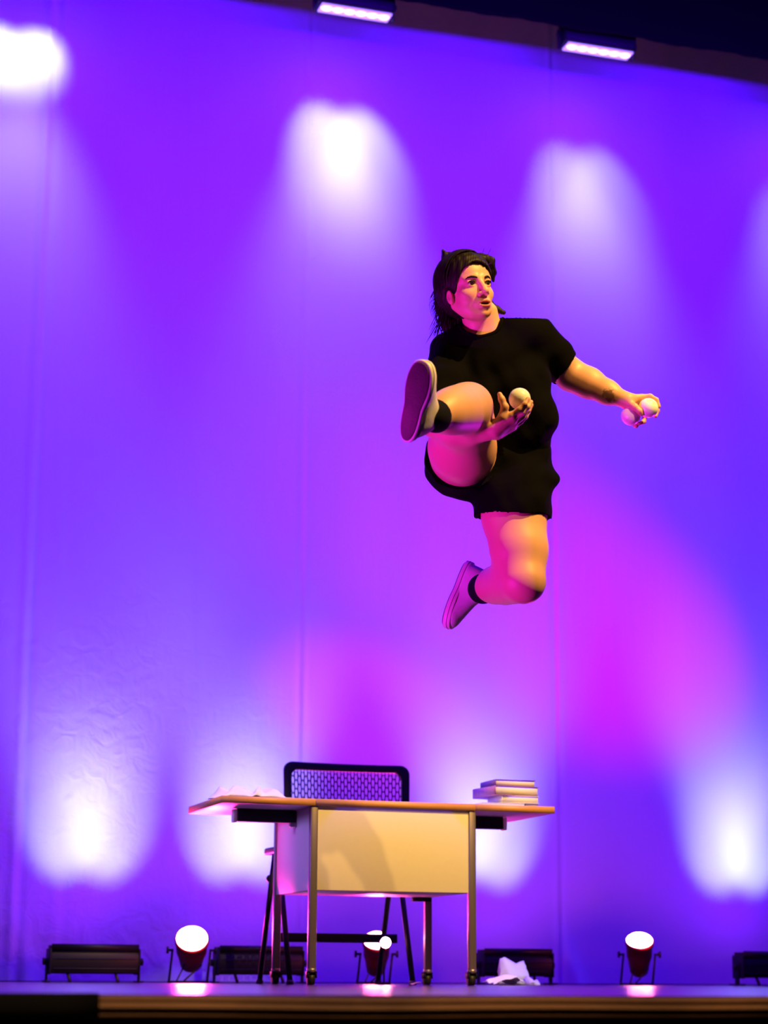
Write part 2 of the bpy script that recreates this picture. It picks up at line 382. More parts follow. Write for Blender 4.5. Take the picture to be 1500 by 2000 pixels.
# ------------------------------------------------------------------ LED bars
def rotx(a): c, s = math.cos(a), math.sin(a); return np.array([[1, 0, 0], [0, c, -s], [0, s, c]])
BAR_W = 0.47
def make_bar(name, label, loc, up, group, width=BAR_W, lit=True, beam=(0, 1, 1)):
    """bar light; 'up' = stands on the floor throwing up at the cloth, otherwise hangs and throws down"""
    t = thing(name, label, 'light', loc, 0, group)
    h = width / 2; sg = 1 if up else -1
    zc = 0.098 if up else 0.0
    # housing: rounded box profile in the Y-Z plane, swept along X
    pr = [(-0.055, -0.05), (-0.062, -0.02), (-0.062, 0.03), (-0.05, 0.052), (-0.03, 0.058), (0.05, 0.058), (0.058, 0.05), (0.058, -0.045), (0.05, -0.055), (-0.04, -0.058)]
    if not up: pr = [(a, -b) for a, b in pr][::-1]
    ho = MB(); ho.prism([(-h, a, zc + b) for a, b in pr], (width, 0, 0))
    ho.box((-h + 0.01, -0.066, zc - 0.034 * sg - 0.003), (h - 0.01, -0.058, zc - 0.034 * sg + 0.003))
    ho.box((-h + 0.01, -0.066, zc + 0.012), (h - 0.01, -0.060, zc + 0.016))
    ho.build('housing', M['black_metal'], t, bevel=0.003)
    for sx in (-1, 1):
        MB().box((sx * h - (0.008 if sx < 0 else -0.0), -0.066, zc - 0.062), (sx * h + (0.008 if sx > 0 else 0), 0.064, zc + 0.062)).build('end_cap', M['black_metal'], t, bevel=0.003)
        kb = MB(); kb.tube([(sx * (h + 0.006), 0, zc), (sx * (h + 0.026), 0, zc)], 0.007); kb.tube([(sx * (h + 0.020), 0, zc), (sx * (h + 0.032), 0, zc)], 0.018, 10)
        kb.build('knob', M['black_metal'], t)
    br = MB()
    for sx in (-1, 1):
        x = sx * (h + 0.013)
        if up: br = MB()
        if up:
            br.box((x - 0.004, -0.02, 0.0), (x + 0.004, 0.02, zc + 0.015))
            br.box((x - 0.012, -0.075, 0.0), (x + 0.012, 0.075, 0.008)); br.build('bracket', M['black_metal'], t, bevel=0.002)
        else:
            br.box((x - 0.004, -0.02, zc - 0.085), (x + 0.004, 0.02, 0.13))
    if not up: br.box((-h - 0.017, -0.02, 0.126), (h + 0.017, 0.02, 0.134)); br.tube([(0, 0, 0.13), (0, 0, 0.30)], 0.01)
    if not up: br.build('bracket', M['black_metal'], t, bevel=0.002)
    if up:
        for sx in (-0.6, 0.5): MB().tube([(sx * h, -0.03, zc - 0.055), (sx * h + 0.012, -0.045, 0.0)], 0.008, 8).build('foot', M['black'], t)
        # deep shroud round the emitters
        for lo, hi in (((-h, -0.062, zc + 0.05), (h, -0.056, zc + 0.084)), ((-h, -0.056, zc + 0.05), (-h + 0.006, 0.05, zc + 0.078)), ((h - 0.006, -0.056, zc + 0.05), (h, 0.05, zc + 0.078))):
            MB().box(lo, hi).build('shroud', M['black_metal'], t)
    # light tray and six emitters
    zt = zc + (0.046 if up else -0.060)
    tr = MB(); tr.box((-h + 0.02, -0.045, min(zt, zt + sg * 0.012)), (h - 0.005, 0.05, max(zt, zt + sg * 0.012)))
    tr.build('reflector_tray', M['led_tray'], t)
    for k in range(6):
        x = -h + 0.02 + (k + 0.5) * (width - 0.03) / 6
        MB().sphere((x, -0.012, zt + sg * 0.012), 0.030, 8, sc=(1.1, 0.85, 0.3 if up else 0.5)).build('led_lens', M['led'], t, smooth=True)
    if lit:
        L = Vector(loc) + Vector((0, 0.02, zt + sg * 0.055))
        aimz = sg * 0.60 * beam[1]; bx = beam[0]
        # pale core, wide lavender skirt, saturated violet spread
        for dx in (-0.11, 0.11): add_light('core_beam', 'SPOT', L + Vector((dx, 0, 0)), L + Vector((dx + bx, 0.46, aimz)), CORE_E * beam[2], (0.44, 0.54, 1.0), 0.05, 44, 1.0, t)
        add_light('lavender_beam', 'SPOT', L, L + Vector((bx, 0.46, sg * 1.45)), WIDE_E * min(beam[2], 1), (0.26, 0.24, 1.0), 0.12, 54, 1.0, t)
        add_light('violet_beam', 'SPOT', L, L + Vector((0, 0.5, sg * 0.9)), VIO_E, (0.17, 0.0, 1.0), 0.05, 140, 1.0, t)
    return t
CORE_E, WIDE_E, VIO_E = 30, 130, 10
ZTOP = 5.46
for i, (X, lb) in enumerate(((1.27, 'hanging bar light above the pale pool at top left, outside the frame'), (3.05, 'hanging bar light at the top centre, cut by the upper picture edge'), (4.56, 'hanging bar light at upper right below the black drape'), (6.1, 'hanging bar light beyond the upper right corner'))):
    make_bar('bar_light', lb, (X, YC - 0.5, ZTOP), False, 'hanging bar lights along the top of the cloth', width=0.44, beam=((-0.06, 0.45, 1.9), (0.1, 0.95, 1.7), (0.13, 1.1, 0.8), (0.1, 1.2, 0.4))[i])
for i, (px, lb) in enumerate(((182, 'black bar light on the floor nearest the left edge'), (505, 'black bar light on the floor behind the left desk legs'), (1005, 'black bar light on the floor behind the crumpled paper'), (1512, 'black bar light on the floor cut by the right edge'))):
    make_bar('floor_bar_light', lb, (xat(px, YC - 0.5, 0.1), YC - 0.5, 0), True, 'bar lights on the floor before the cloth', width=(0.43 if i != 2 else 0.38), beam=((0.03, 1.0, 1.3), (0.04, 1.0, 1.3), (0, 1.0, 1.2), (0.06, 1.0, 1.3))[i])

# ------------------------------------------------------------------ PAR cans on the floor
def make_par(label, px, py, Y, tilt, yaw, r=0.076, small=False):
    c = onY(px, py, Y)                         # lens centre
    t = thing('floor_par_light', label, 'light', (c[0], Y, 0), 0, 'round red stage lights on the floor')
    ct, st = math.cos(tilt), math.sin(tilt)
    ax = np.array([math.sin(yaw) * ct, -math.cos(yaw) * ct, st])        # direction the lens looks
    lens = np.array([0, 0, c[2]])
    prof = [(0.004, r * 1.06), (0.0, r * 1.10), (-0.018, r * 1.10), (-0.02, r * 1.0), (-0.09, r * 0.98), (-0.12, r * 0.86), (-0.19, r * 0.70), (-0.205, r * 0.5)]
    hb = MB(); hb.tube([lens + ax * a for a, _ in prof], [b for _, b in prof], 28)
    hb.build('housing', M['glow_red_metal'], t, smooth=False)
    lb = MB(); lb.tube([lens + ax * 0.005, lens + ax * 0.012, lens + ax * 0.018], [r * 1.0, r * 0.9, r * 0.55], 28)
    lb.build('lens', M['par_lens'], t, smooth=True)
    piv = lens - ax * 0.085
    side = np.array([math.cos(yaw), math.sin(yaw), 0.0])
    yk = MB(); q = r * 1.22
    yk.tube([piv - side * q, np.array([0, piv[1], 0.006]) - side * q * 1.0, ], 0.006, 8)
    yk.tube([piv + side * q, np.array([0, piv[1], 0.006]) + side * q * 1.0], 0.006, 8)
    yk.box((-q - 0.008, piv[1] - 0.015, 0.0), (q + 0.008, piv[1] + 0.015, 0.010))
    yk.tube([piv + side * (q * 0.55) - np.array([0, 0, 0.07]), (-q * 0.4, piv[1] - 0.05, 0.004)], 0.004, 6)
    yk.tube([piv - side * (q * 0.35) - np.array([0, 0, 0.07]), (-q * 0.75, piv[1] - 0.05, 0.004)], 0.004, 6)
    yk.build('yoke', M['black_metal'], t)
    for s in (-1, 1):
        k = MB(); k.tube([piv + side * s * (q - 0.006), piv + side * s * (q + 0.022)], 0.006, 8); k.tube([piv + side * s * (q + 0.018), piv + side * s * (q + 0.03)], 0.017, 8)
        k.build('knob', M['black_metal'], t)
    W = Vector(c) + Vector(ax) * 0.03
    add_light('par_beam', 'SPOT', W, W + Vector(ax), 260, (1.0, 0.02, 0.42), r * 0.8, 118, 0.9, t)
    g = Vector(c) + Vector(ax) * 0.03 + Vector((0, -0.085, -0.01))
    add_light('par_glow_fill', 'POINT', g, None, 4.0, (1.0, 0.10, 0.14), 0.03, parent=t)  # added point light before the lens, standing in for its glare
    return t
YP = 9.75
make_par('round red stage light on the floor left of the desk', 375, 1834, YP, math.radians(38), math.radians(-12))
make_par('round red stage light on the floor seen beneath the desk', 736, 1838, YP, math.radians(48), math.radians(-16), r=0.066)
make_par('round red stage light on the floor at the right, steeply tilted up', 1249, 1838, YP, math.radians(54), math.radians(-22), r=0.068)
# a small round lamp beside the middle one
def small_lamp():
    c = onY(753, 1841, 8.60); t = thing('small_round_lamp', 'small glowing round lamp on a thin stand beneath the desk', 'light', (c[0], 8.60, 0))
    b = MB(); b.tube([(0, 0.0, c[2]), (0, 0.035, c[2])], [0.026, 0.020], 20); b.build('housing', M['black_metal'], t)
    b = MB(); b.sphere((0, -0.001, c[2]), 0.024, 10, sc=(1, 0.35, 1)); b.build('lens', M['lamp_lens'], t, smooth=True)
    b = MB(); b.tube([(0.0, 0.02, c[2]), (0.0, 0.02, 0.0)], 0.004, 8); b.tube([(0, 0.02, 0.0), (0, 0.02, 0.006)], 0.03, 16); b.build('stand', M['black_metal'], t)
small_lamp()

# ------------------------------------------------------------------ desk
YD = 7.8
DX0, DX1 = xat(610, YD + 0.02, 0.3), xat(921, YD + 0.02, 0.3)       # front leg centres
TZ = float(onY(770, 1565, YD)[2])                                  # table top surface
TX0, TX1 = xat(433, YD, TZ), xat(1083, YD, TZ)
TD = 0.60; TT = 0.028
def build_desk():
    t = thing('drop_leaf_desk', 'wheeled drop leaf desk with cream front panel and orange wood edge', 'desk', ((DX0 + DX1) / 2, YD + 0.3, 0))
    ox, oy = (DX0 + DX1) / 2, YD + 0.3
    def lx(x): return x - ox
    y0, y1 = -0.3, -0.3 + TD
    jl = xat(617, YD, TZ); jr = xat(929, YD, TZ)
    def slab(name, x0, x1):
        m = MB(); m.box((lx(x0), y0 + 0.002, TZ - TT), (lx(x1), y1 - 0.002, TZ))
        o = m.build(name, M['laminate'], t, bevel=0.002)
        return o
    def band(o, x0, x1, ends):
        parts_ = [((lx(x0), y0 - 0.001, TZ - TT), (lx(x1), y0 + 0.002, TZ)), ((lx(x0), y1 - 0.002, TZ - TT), (lx(x1), y1 + 0.001, TZ))]
        for e in ends: parts_.append(((lx(e) - 0.0015, y0, TZ - TT), (lx(e) + 0.0015, y1, TZ)))
        for a_, b_ in parts_:
            b = MB().box(a_, b_).build('edge_band', M['wood_edge'], o); b['label'] = 'orange wood edge band'
    g = 0.001
    c = slab('tabletop', jl + g, jr - g); band(c, jl + g, jr - g, [])
    a = slab('leaf', TX0 + 0.0015, jl - g); band(a, TX0, jl - g, [TX0 + 0.0015])
    b = slab('leaf', jr + g, TX1 - 0.0015); band(b, jr + g, TX1, [TX1 - 0.0015])
    pz = float(onY(618, 1738, YD)[2]); pt = TZ - TT - 0.001
    ld = 0.55                                        # leg spacing in depth
    fp = MB(); fp.box((lx(DX0) + 0.012, y0 + 0.012, pz), (lx(DX1) - 0.012, y0 + 0.030, pt)); o = fp.build('front_panel', M['panel'], t, bevel=0.001); o['label'] = 'cream front panel'
    for x in (DX0, DX1):
        s = MB(); s.box((lx(x) - 0.008, y0 + 0.035, pz), (lx(x) + 0.008, y0 + ld, pt)); s.build('side_panel', M['laminate'], t, bevel=0.001)
    bt = MB(); bt.box((lx(DX0) + 0.009, y0 + 0.031, pz), (lx(DX1) - 0.009, y0 + ld, pz + 0.012)); bt.build('bottom_shelf', M['laminate'], t)
    for x in (DX0, DX1):
        for yy in (y0 + 0.02, y0 + ld + 0.015):
            l = MB(); l.box((lx(x) - 0.0155, yy - 0.0155, 0.062), (lx(x) + 0.0155, yy + 0.0155, pt)); lo = l.build('leg', M['chrome'], t, bevel=0.004)
            cc = MB(); cc.tube([(lx(x), yy, 0.050), (lx(x), yy, 0.066)], 0.019, 14, 0)
            cc.box((lx(x) - 0.018, yy - 0.016, 0.028), (lx(x) - 0.014, yy + 0.03, 0.054), 1); cc.box((lx(x) + 0.014, yy - 0.016, 0.028), (lx(x) + 0.018, yy + 0.03, 0.054), 1)
            cc.box((lx(x) - 0.018, yy - 0.016, 0.048), (lx(x) + 0.018, yy + 0.03, 0.054), 1)
            cc.tube([(lx(x) - 0.012, yy + 0.012, 0.026), (lx(x) + 0.012, yy + 0.012, 0.026)], 0.0255, 20, 2)
            cc.build('caster', [M['chrome'], M['black_metal'], M['black']], lo)
    # black swing-out bars that carry the leaves
    yb = y0 + 0.26
    for sx, x, px in ((-1, DX0, 462), (1, DX1, 980)):
        xe = xat(px, YD + 0.26, TZ - 0.06)
        k = MB(); xa, xb = sorted((lx(x) + sx * 0.010, lx(xe)))
        k.box((xa, yb - 0.02, pt - 0.052), (xb, yb + 0.02, pt)); so = k.build('leaf_support', M['plastic'], t, bevel=0.004)
        e = MB(); xc = lx(xe) + sx * 0.009; e.box((xc - 0.009, yb - 0.018, pt - 0.056), (xc + 0.009, yb + 0.018, pt - 0.002)); eo = e.build('end_cap', M['paper'], so, bevel=0.004); eo['label'] = 'pale end cap'
    kk = MB(); kk.box((lx(DX0) - 0.036, yb - 0.022, pt - 0.068), (lx(DX0) - 0.011, yb + 0.002, pt - 0.05)); kk.build('catch', M['chrome'], t, bevel=0.002)
    rb = MB(); rb.box((lx(DX1) - 0.08, y0 + ld - 0.03, pz - 0.018), (lx(DX1) + 0.0, y0 + ld, pz - 0.001)); rb.build('bracket', M['black_metal'], t)
build_desk()

# ------------------------------------------------------------------ chair with perforated back
def build_chair():
    yb = 9.02; yf = 8.52
    xr0, xr1 = xat(507, yb, 0), xat(738, yb, 0); xf0, xf1 = xat(566, yf, 0), xat(806, yf, 0)
    cx = (xr0 + xr1) / 2; 
    t = thing('nesting_chair', 'dark nesting chair with oval holes in its back, behind the desk', 'chair', (cx, 8.77, 0))
    def L(p): return (p[0] - cx, p[1] - 8.77, p[2])
    hw = (xr1 - xr0) / 2
    ya = 8.77; za = 0.57
    for sx, xr, xf in ((-1, xr0, xf0), (1, xr1, xf1)):
        xm = (xr + xf) / 2
        MB().tube([L((xm, ya + 0.03, za)), L((xr, yb, 0.012))], 0.0125, 12).build('leg', M['plastic'], t, smooth=True)
        MB().tube([L((xm, ya - 0.03, za)), L((xf, yf, 0.012))], 0.0125, 12).build('leg', M['plastic'], t, smooth=True)
        for yy, xx in ((yb, xr), (yf, xf)):
            MB().tube([L((xx, yy, 0.0)), L((xx, yy, 0.018))], 0.017, 12).build('foot', M['black'], t)
        MB().box(L((xm - 0.022, ya - 0.2, za)), L((xm + 0.022, ya + 0.14, za + 0.03))).build('armrest', M['plastic'], t, bevel=0.008)
    xm0, xm1 = (xr0 + xf0) / 2, (xr1 + xf1) / 2
    zb = float(onY(650, 1832, 8.77)[2]); 
    MB().box(L((xm0 - 0.008, ya - 0.012, zb - 0.020)), L((xm1 + 0.008, ya + 0.012, zb + 0.020))).build('crossbar', M['plastic'], t, bevel=0.003)
    kb = onY(527, 1716, 8.9); MB().sphere(L(kb), 0.017, 10).build('knob', M['plastic'], t, smooth=True)
    se = MB(); se.box(L((xm0 + 0.03, 8.53, 0.44)), L((xm1 - 0.03, 8.98, 0.49))); se.build('seat', M['plastic'], t, bevel=0.02)
    # back: frame + perforated panel, standing at yk, slightly reclined
    yk = 9.03
    A = onY(557, 1486, yk); B = onY(803, 1494, yk)
    x0, x1, zt = A[0], B[0], (A[2] + B[2]) / 2; zb_ = 0.52
    W = x1 - x0; H = zt - zb_; mx = (x0 + x1) / 2
    def bend(u, v):                    # u -1..1, v 0..1  -> place on the curved back
        wv = W / 2 * (0.965 + 0.035 * v)
        return (mx + u * wv - cx, yk - 8.77 + 0.035 * (1 - u * u) + 0.03 * v, zb_ + v * H)
    # frame as rounded loop
    loop = []; rc = 0.045
    def arc(cx_, cz_, a0, a1): 
        for k in range(7):
            a = a0 + (a1 - a0) * k / 6; loop.append((cx_ + rc * math.cos(a), cz_ + rc * math.sin(a)))
    arc(W / 2 - rc, H - rc, 0, math.pi / 2)
    for k in range(1, 12): loop.append((W / 2 - rc - (W - 2 * rc) * k / 12, H + 0.0))
    arc(-W / 2 + rc, H - rc, math.pi / 2, math.pi); arc(-W / 2 + rc, rc, math.pi, 1.5 * math.pi)
    for k in range(1, 12): loop.append((-W / 2 + rc + (W - 2 * rc) * k / 12, 0))
    arc(W / 2 - rc, rc, 1.5 * math.pi, 2 * math.pi)
    V = []; F = []; n = len(loop); wd = 0.036
    for (lx_, lz_) in loop:
        sx = (abs(lx_) - 0) ; 
        ix = lx_ * (1 - wd * 2 / W); iz = H / 2 + (lz_ - H / 2) * (1 - wd * 2 / H)
        for (a, b, dy) in ((lx_, lz_, -0.012), (ix, iz, -0.012), (ix, iz, 0.014), (lx_, lz_, 0.014)):
            p = bend(a / (W / 2), b / H); V.append((p[0], p[1] + dy, p[2]))
    for i in range(n):
        j = (i + 1) % n
        for k in range(4): F.append((i * 4 + k, j * 4 + k, j * 4 + (k + 1) % 4, i * 4 + (k + 1) % 4))
    fr = link('back_frame', build_mesh('back_frame', V, F, M['plastic']), t); bv = fr.modifiers.new('b', 'BEVEL'); bv.width = 0.004; bv.segments = 2
    # perforated panel: staggered long hexagons, each with an oval hole
    V = []; F = []; cw = 0.0335; ch = 0.040; idx = {}
    iw, ih = W - 2 * wd + 0.012, H - 2 * wd + 0.012
    ncol = int(iw / (cw / 2)) + 2; nrow = int(ih / ch) + 2
    for ci in range(ncol):
        xc = -iw / 2 + ci * cw / 2
        for ri in range(nrow):
            zc = -ih / 2 + ri * ch + (ch / 2 if ci % 2 else 0)
            if abs(xc) > iw / 2 - 0.002 or abs(zc) > ih / 2 - 0.002: continue
            a = cw / 4
            hexa = [(a * 1.33, 0), (a * 0.67, ch / 2), (-a * 0.67, ch / 2), (-a * 1.33, 0), (-a * 0.67, -ch / 2), (a * 0.67, -ch / 2)]
            out = []
            for k in range(6):
                p, q = hexa[k], hexa[(k + 1) % 6]
                out.append(p); out.append(((p[0] + q[0]) / 2, (p[1] + q[1]) / 2))
            base = len(V)
            for k, (ex, ez) in enumerate(out):
                ang = math.atan2(ez / (ch / 2), ex / (a * 1.2))
                hx, hz = 0.0073 * math.cos(ang), 0.0186 * math.sin(ang)
                for (qx, qz) in ((ex, ez), (hx, hz)):
                    gx = max(-iw / 2, min(iw / 2, xc + qx)); gz = max(-ih / 2, min(ih / 2, zc + qz))
                    p = bend(gx / (W / 2), (gz + H / 2) / H); V.append(p)
            for k in range(12):
                j = (k + 1) % 12; F.append((base + 2 * k, base + 2 * j, base + 2 * j + 1, base + 2 * k + 1))
    pn = link('perforated_back', build_mesh('perforated_back', V, F, M['mesh']), t)
    so = pn.modifiers.new('s', 'SOLIDIFY'); so.thickness = 0.004; so.offset = 0
    # posts joining back to legs
    for s in (-1, 1):
        MB().tube([(s * (W / 2 - 0.03) + mx - cx, yk - 8.77 + 0.01, zb_ + 0.06), (s * (W / 2 - 0.03) + mx - cx, 0.05, 0.47)], 0.012, 10).build('back_post', M['plastic'], t, smooth=True)
build_chair()

# ------------------------------------------------------------------ books and paper
def make_book(label, px0, px1, y, z0, th, depth, rz, cover, group='books stacked on the right of the desk'):
    x0, x1 = xat(px0, y, z0), xat(px1, y, z0); wv = x1 - x0
    t = thing('book', label, 'book', ((x0 + x1) / 2, y + depth / 2, z0), rz, group)
    c = MB(); ct = 0.0022; h = wv / 2; d = depth / 2
    c.box((-h, -d, 0), (h, d, ct)); c.box((-h, -d, th - ct), (h, d, th)); c.box((-h, -d, ct), (-h + ct, d, th - ct))
    c.build('cover', cover, t)
    p = MB(); p.box((-h + ct, -d + 0.004, ct), (h - 0.004, d - 0.004, th - ct)); p.build('pages', M['pages'], t)
    return t
def build_stack():
    y = YD + 0.03; z = TZ
    pxm = 3900 / 8.25
    # loose white booklet under the pile, then a thin dark book
    x0, x1 = xat(940, y, z), xat(1024, y, z)
    b = MB()
    for k in range(5): b.box((x0 + 0.004 * random.random(), y - 0.004 * random.random(), z + k * 0.0022), (x1 - 0.004 * random.random(), y + 0.2, z + k * 0.0022 + 0.0019))
    tag(b.build('paper_stack', M['paper']), 'thin white pile of paper under the books', 'paper')
    make_book('thin dark violet book at the bottom right of the pile', 1026, 1052, y + 0.005, z, 0.0125, 0.15, 0, M['cover_purple'])
    z1 = z + 0.0127
    make_book('short cream book, third from the top of the pile', 981, 1053, y, z1, 0.030, 0.17, 0.0, M['paper'])
    make_book('thick mauve book sticking out to the left of the pile', 962, 1050, y + 0.0, z1 + 0.0302, 0.040, 0.22, math.radians(5), M['cover_pink'])
    make_book('violet book on top of the pile', 968, 1046, y + 0.02, z1 + 0.0704, 0.028, 0.18, math.radians(0), M['cover_purple'])
build_stack()

def crumple(name, label, cx, cy, z, sx, sy, sz, seed, cat='paper', nfold=7, group=None):
    """a sheet crumpled into facets"""
    rs = np.random.RandomState(seed)
    n = 22; u, v = np.meshgrid(np.linspace(-1, 1, n), np.linspace(-1, 1, n))
    x = u * sx / 2; y_ = v * sy / 2; h = np.zeros_like(u)
    for k in range(nfold):
        a = rs.rand() * math.pi; ph = rs.rand() * 2 - 1; s = (u * math.cos(a) + v * math.sin(a)) - ph * 0.7
        h += np.abs(s) * rs.uniform(-0.5, 0.5) + 0.12 * rs.rand() * np.abs((s * 3) % 2 - 1)
    h -= h.min(); h /= h.max()
    r = np.clip(1.25 - np.sqrt(u * u + v * v), 0.0, 1) ** 0.5
    h = h * (0.35 + 0.65 * r)
    h -= h.min()
    x += 0.06 * sx * np.sin(5 * v + seed); y_ += 0.06 * sy * np.sin(4 * u + seed)
    V = np.stack([x, y_, h / h.max() * sz], -1).reshape(-1, 3)
    F = []
    for i in range(n - 1):
        for k in range(n - 1):
            a = i * n + k; F.append((a, a + 1, a + n + 1)); F.append((a, a + n + 1, a + n))
    o = link(name, build_mesh(name, V, F, M['paper']), loc=(cx, cy, z + 0.0015))
    s = o.modifiers.new('s', 'SOLIDIFY'); s.thickness = 0.0012; s.offset = 0
    return tag(o, label, cat, group)
def cloth_on_desk():
    # a soft white cloth lying in low folds on the left leaf
    y = YD + 0.12; x0 = xat(424, y, TZ); x1 = xat(556, y, TZ)
    nx, ny = 70, 26; V = []; F = []
    for i in range(nx):
        s = i / (nx - 1)
        for k in range(ny):
            t = k / (ny - 1)
            hump = 0.042 * math.exp(-((s - 0.16) / 0.17) ** 2) * (0.7 + 0.3 * math.sin(9 * t)) + 0.044 * math.exp(-((s - 0.50) / 0.055) ** 2) * (0.6 + 0.4 * math.cos(7 * t)) + 0.032 * math.exp(-((s - 0.72) / 0.12) ** 2)
            hump += 0.004 * math.sin(24 * s + 6 * t) + 0.005
            edge = min(1, 7 * min(s, 1 - s)) * min(1, 6 * min(t, 1 - t) + 0.15)
            V.append((x0 + (x1 - x0) * s + 0.02 * math.sin(5 * t), y + 0.16 * (t - 0.5) + 0.012 * math.sin(11 * s), max(0, hump * edge)))
    for i in range(nx - 1):
        for k in range(ny - 1):
            a = i * ny + k; F.append((a, a + ny, a + ny + 1, a + 1))
    cx = (x0 + x1) / 2; V = [(a - cx, b - y, c) for a, b, c in V]
    o = link('folded_cloth', build_mesh('folded_cloth', V, F, M['paper'], smooth=True), loc=(cx, y, TZ + 0.0015))
    s = o.modifiers.new('s', 'SOLIDIFY'); s.thickness = 0.002; s.offset = 0.9
    tag(o, 'rumpled white cloth lying on the left leaf of the desk', 'cloth')
cloth_on_desk()
yq = 8.6
def paper_pile():
    # tall crumpled sheet standing up: outline top(x), creased in depth
    x = lambda px: xat(px, yq, 0.05)
    zf = lambda py: float(onY(1010, py, yq)[2])
    z0 = zf(1922)
    def sheet(name, label, tops, y, seed, loc=None, lean=0.03, group=None):
        rs = np.random.RandomState(seed); nx, nz = 17, 10
        px = np.array([a for a, b in tops]); pz = np.array([zf(b) - z0 for a, b in tops])
        cr = [(rs.uniform(-1, 1), rs.uniform(-1, 1), rs.uniform(0, 1), rs.uniform(0.4, 1)) for _ in range(6)]
        V = []; F = []; cx = x(px.mean())
        for i in range(nx):
            s_ = i / (nx - 1); q = px[0] + (px[-1] - px[0]) * s_; h = np.interp(q, px, pz)
            for k in range(nz):
                t = k / (nz - 1); d = 0
                for a, b, c, w_ in cr: d += w_ * abs(a * (s_ - 0.5) * 2 + b * (t - 0.5) * 2 + c - 0.5)
                ins = (1 - t) * 0.10 * (s_ - 0.5)
                V.append((x(q) - cx - ins * 0.06 + rs.uniform(-.002, .002), 0.020 * d + lean * t + rs.uniform(-.003, .003), max(0.0, h * t)))
        for i in range(nx - 1):
            for k in range(nz - 1):
                a = i * nz + k; F.append((a, a + nz, a + nz + 1)); F.append((a, a + nz + 1, a + 1))
        o = link(name, build_mesh(name, V, F, M['paper']), loc=(cx, y, 0.001))
        sm = o.modifiers.new('s', 'SOLIDIFY'); sm.thickness = 0.0015; sm.offset = 0
        tag(o, label, 'paper')
    sheet('crumpled_paper', 'tall crumpled white paper standing on the floor right of the desk', [(984, 1893), (986, 1871), (996, 1867), (1010, 1873), (1022, 1880), (1032, 1876), (1048, 1873), (1053, 1890), (1048, 1908)], yq, 4)
    sheet('crumpled_paper', 'low folded white paper in front of the tall crumpled sheet, at its right foot', [(1024, 1910), (1030, 1903), (1044, 1914), (1050, 1911), (1056, 1912), (1057, 1918)], yq - 0.07, 9)
    crumple('crumpled_paper', 'flat crumpled white sheet on the floor beside the desk caster', x(968), yq - 0.10, 0, 0.145, 0.12, 0.046, 5)
    crumple('paper_scrap', 'tiny white paper scrap on the floor beside the chair foot', xat(812, 8.45), 8.45, 0, 0.045, 0.03, 0.012, 8)
paper_pile()

# black mat on the edge of the stage, low at the left
def edge_mat():
    x1 = xat(188, EDGE_Y, 0); m = MB()
    xs = np.linspace(-2.0, x1 - EDGE_Y * 0, 40)
    V = []; F = []
    prof = [(0.02, 0.003), (-0.026, 0.003), (-0.034, -0.004), (-0.036, -0.02), (-0.036, -0.042), (-0.03, -0.042), (-0.03, -0.006), (-0.022, -0.0005), (0.02, 0.0003)]
    for x in xs:
        for a, b in prof: V.append((x, EDGE_Y + a, b + 0.0006 * math.sin(x * 9)))
    n = len(prof)
    for i in range(len(xs) - 1):
        for k in range(n):
            a = i * n + k; b = i * n + (k + 1) % n; F.append((a, b, b + n, a + n))
    F.append(tuple(range(n))); F.append(tuple((len(xs) - 1) * n + k for k in range(n))[::-1])
    o = link('edge_mat', build_mesh('edge_mat', V, F, M['black_cloth'])); tag(o, 'black mat folded over the stage edge at lower left', 'mat')
edge_mat()
# ------------------------------------------------------------------ the juggler: one distance field, meshed
PD = 6.5                                 # depth of the body along the view
PORG = P(960, 860, PD)
_o = np.array([(960 - 750) / FPX * PD, -(860 - 1000) / FPX * PD])
def J(px, py, w):
    """joint at pixel (px,py), w metres nearer than the body's plane -> body frame (right, up, near)"""
    d = PD - w
    return np.array([(px - 750) / FPX * d - _o[0], -(py - 1000) / FPX * d - _o[1], w])
def unit(a): a = np.asarray(a, float); return a / np.linalg.norm(a)

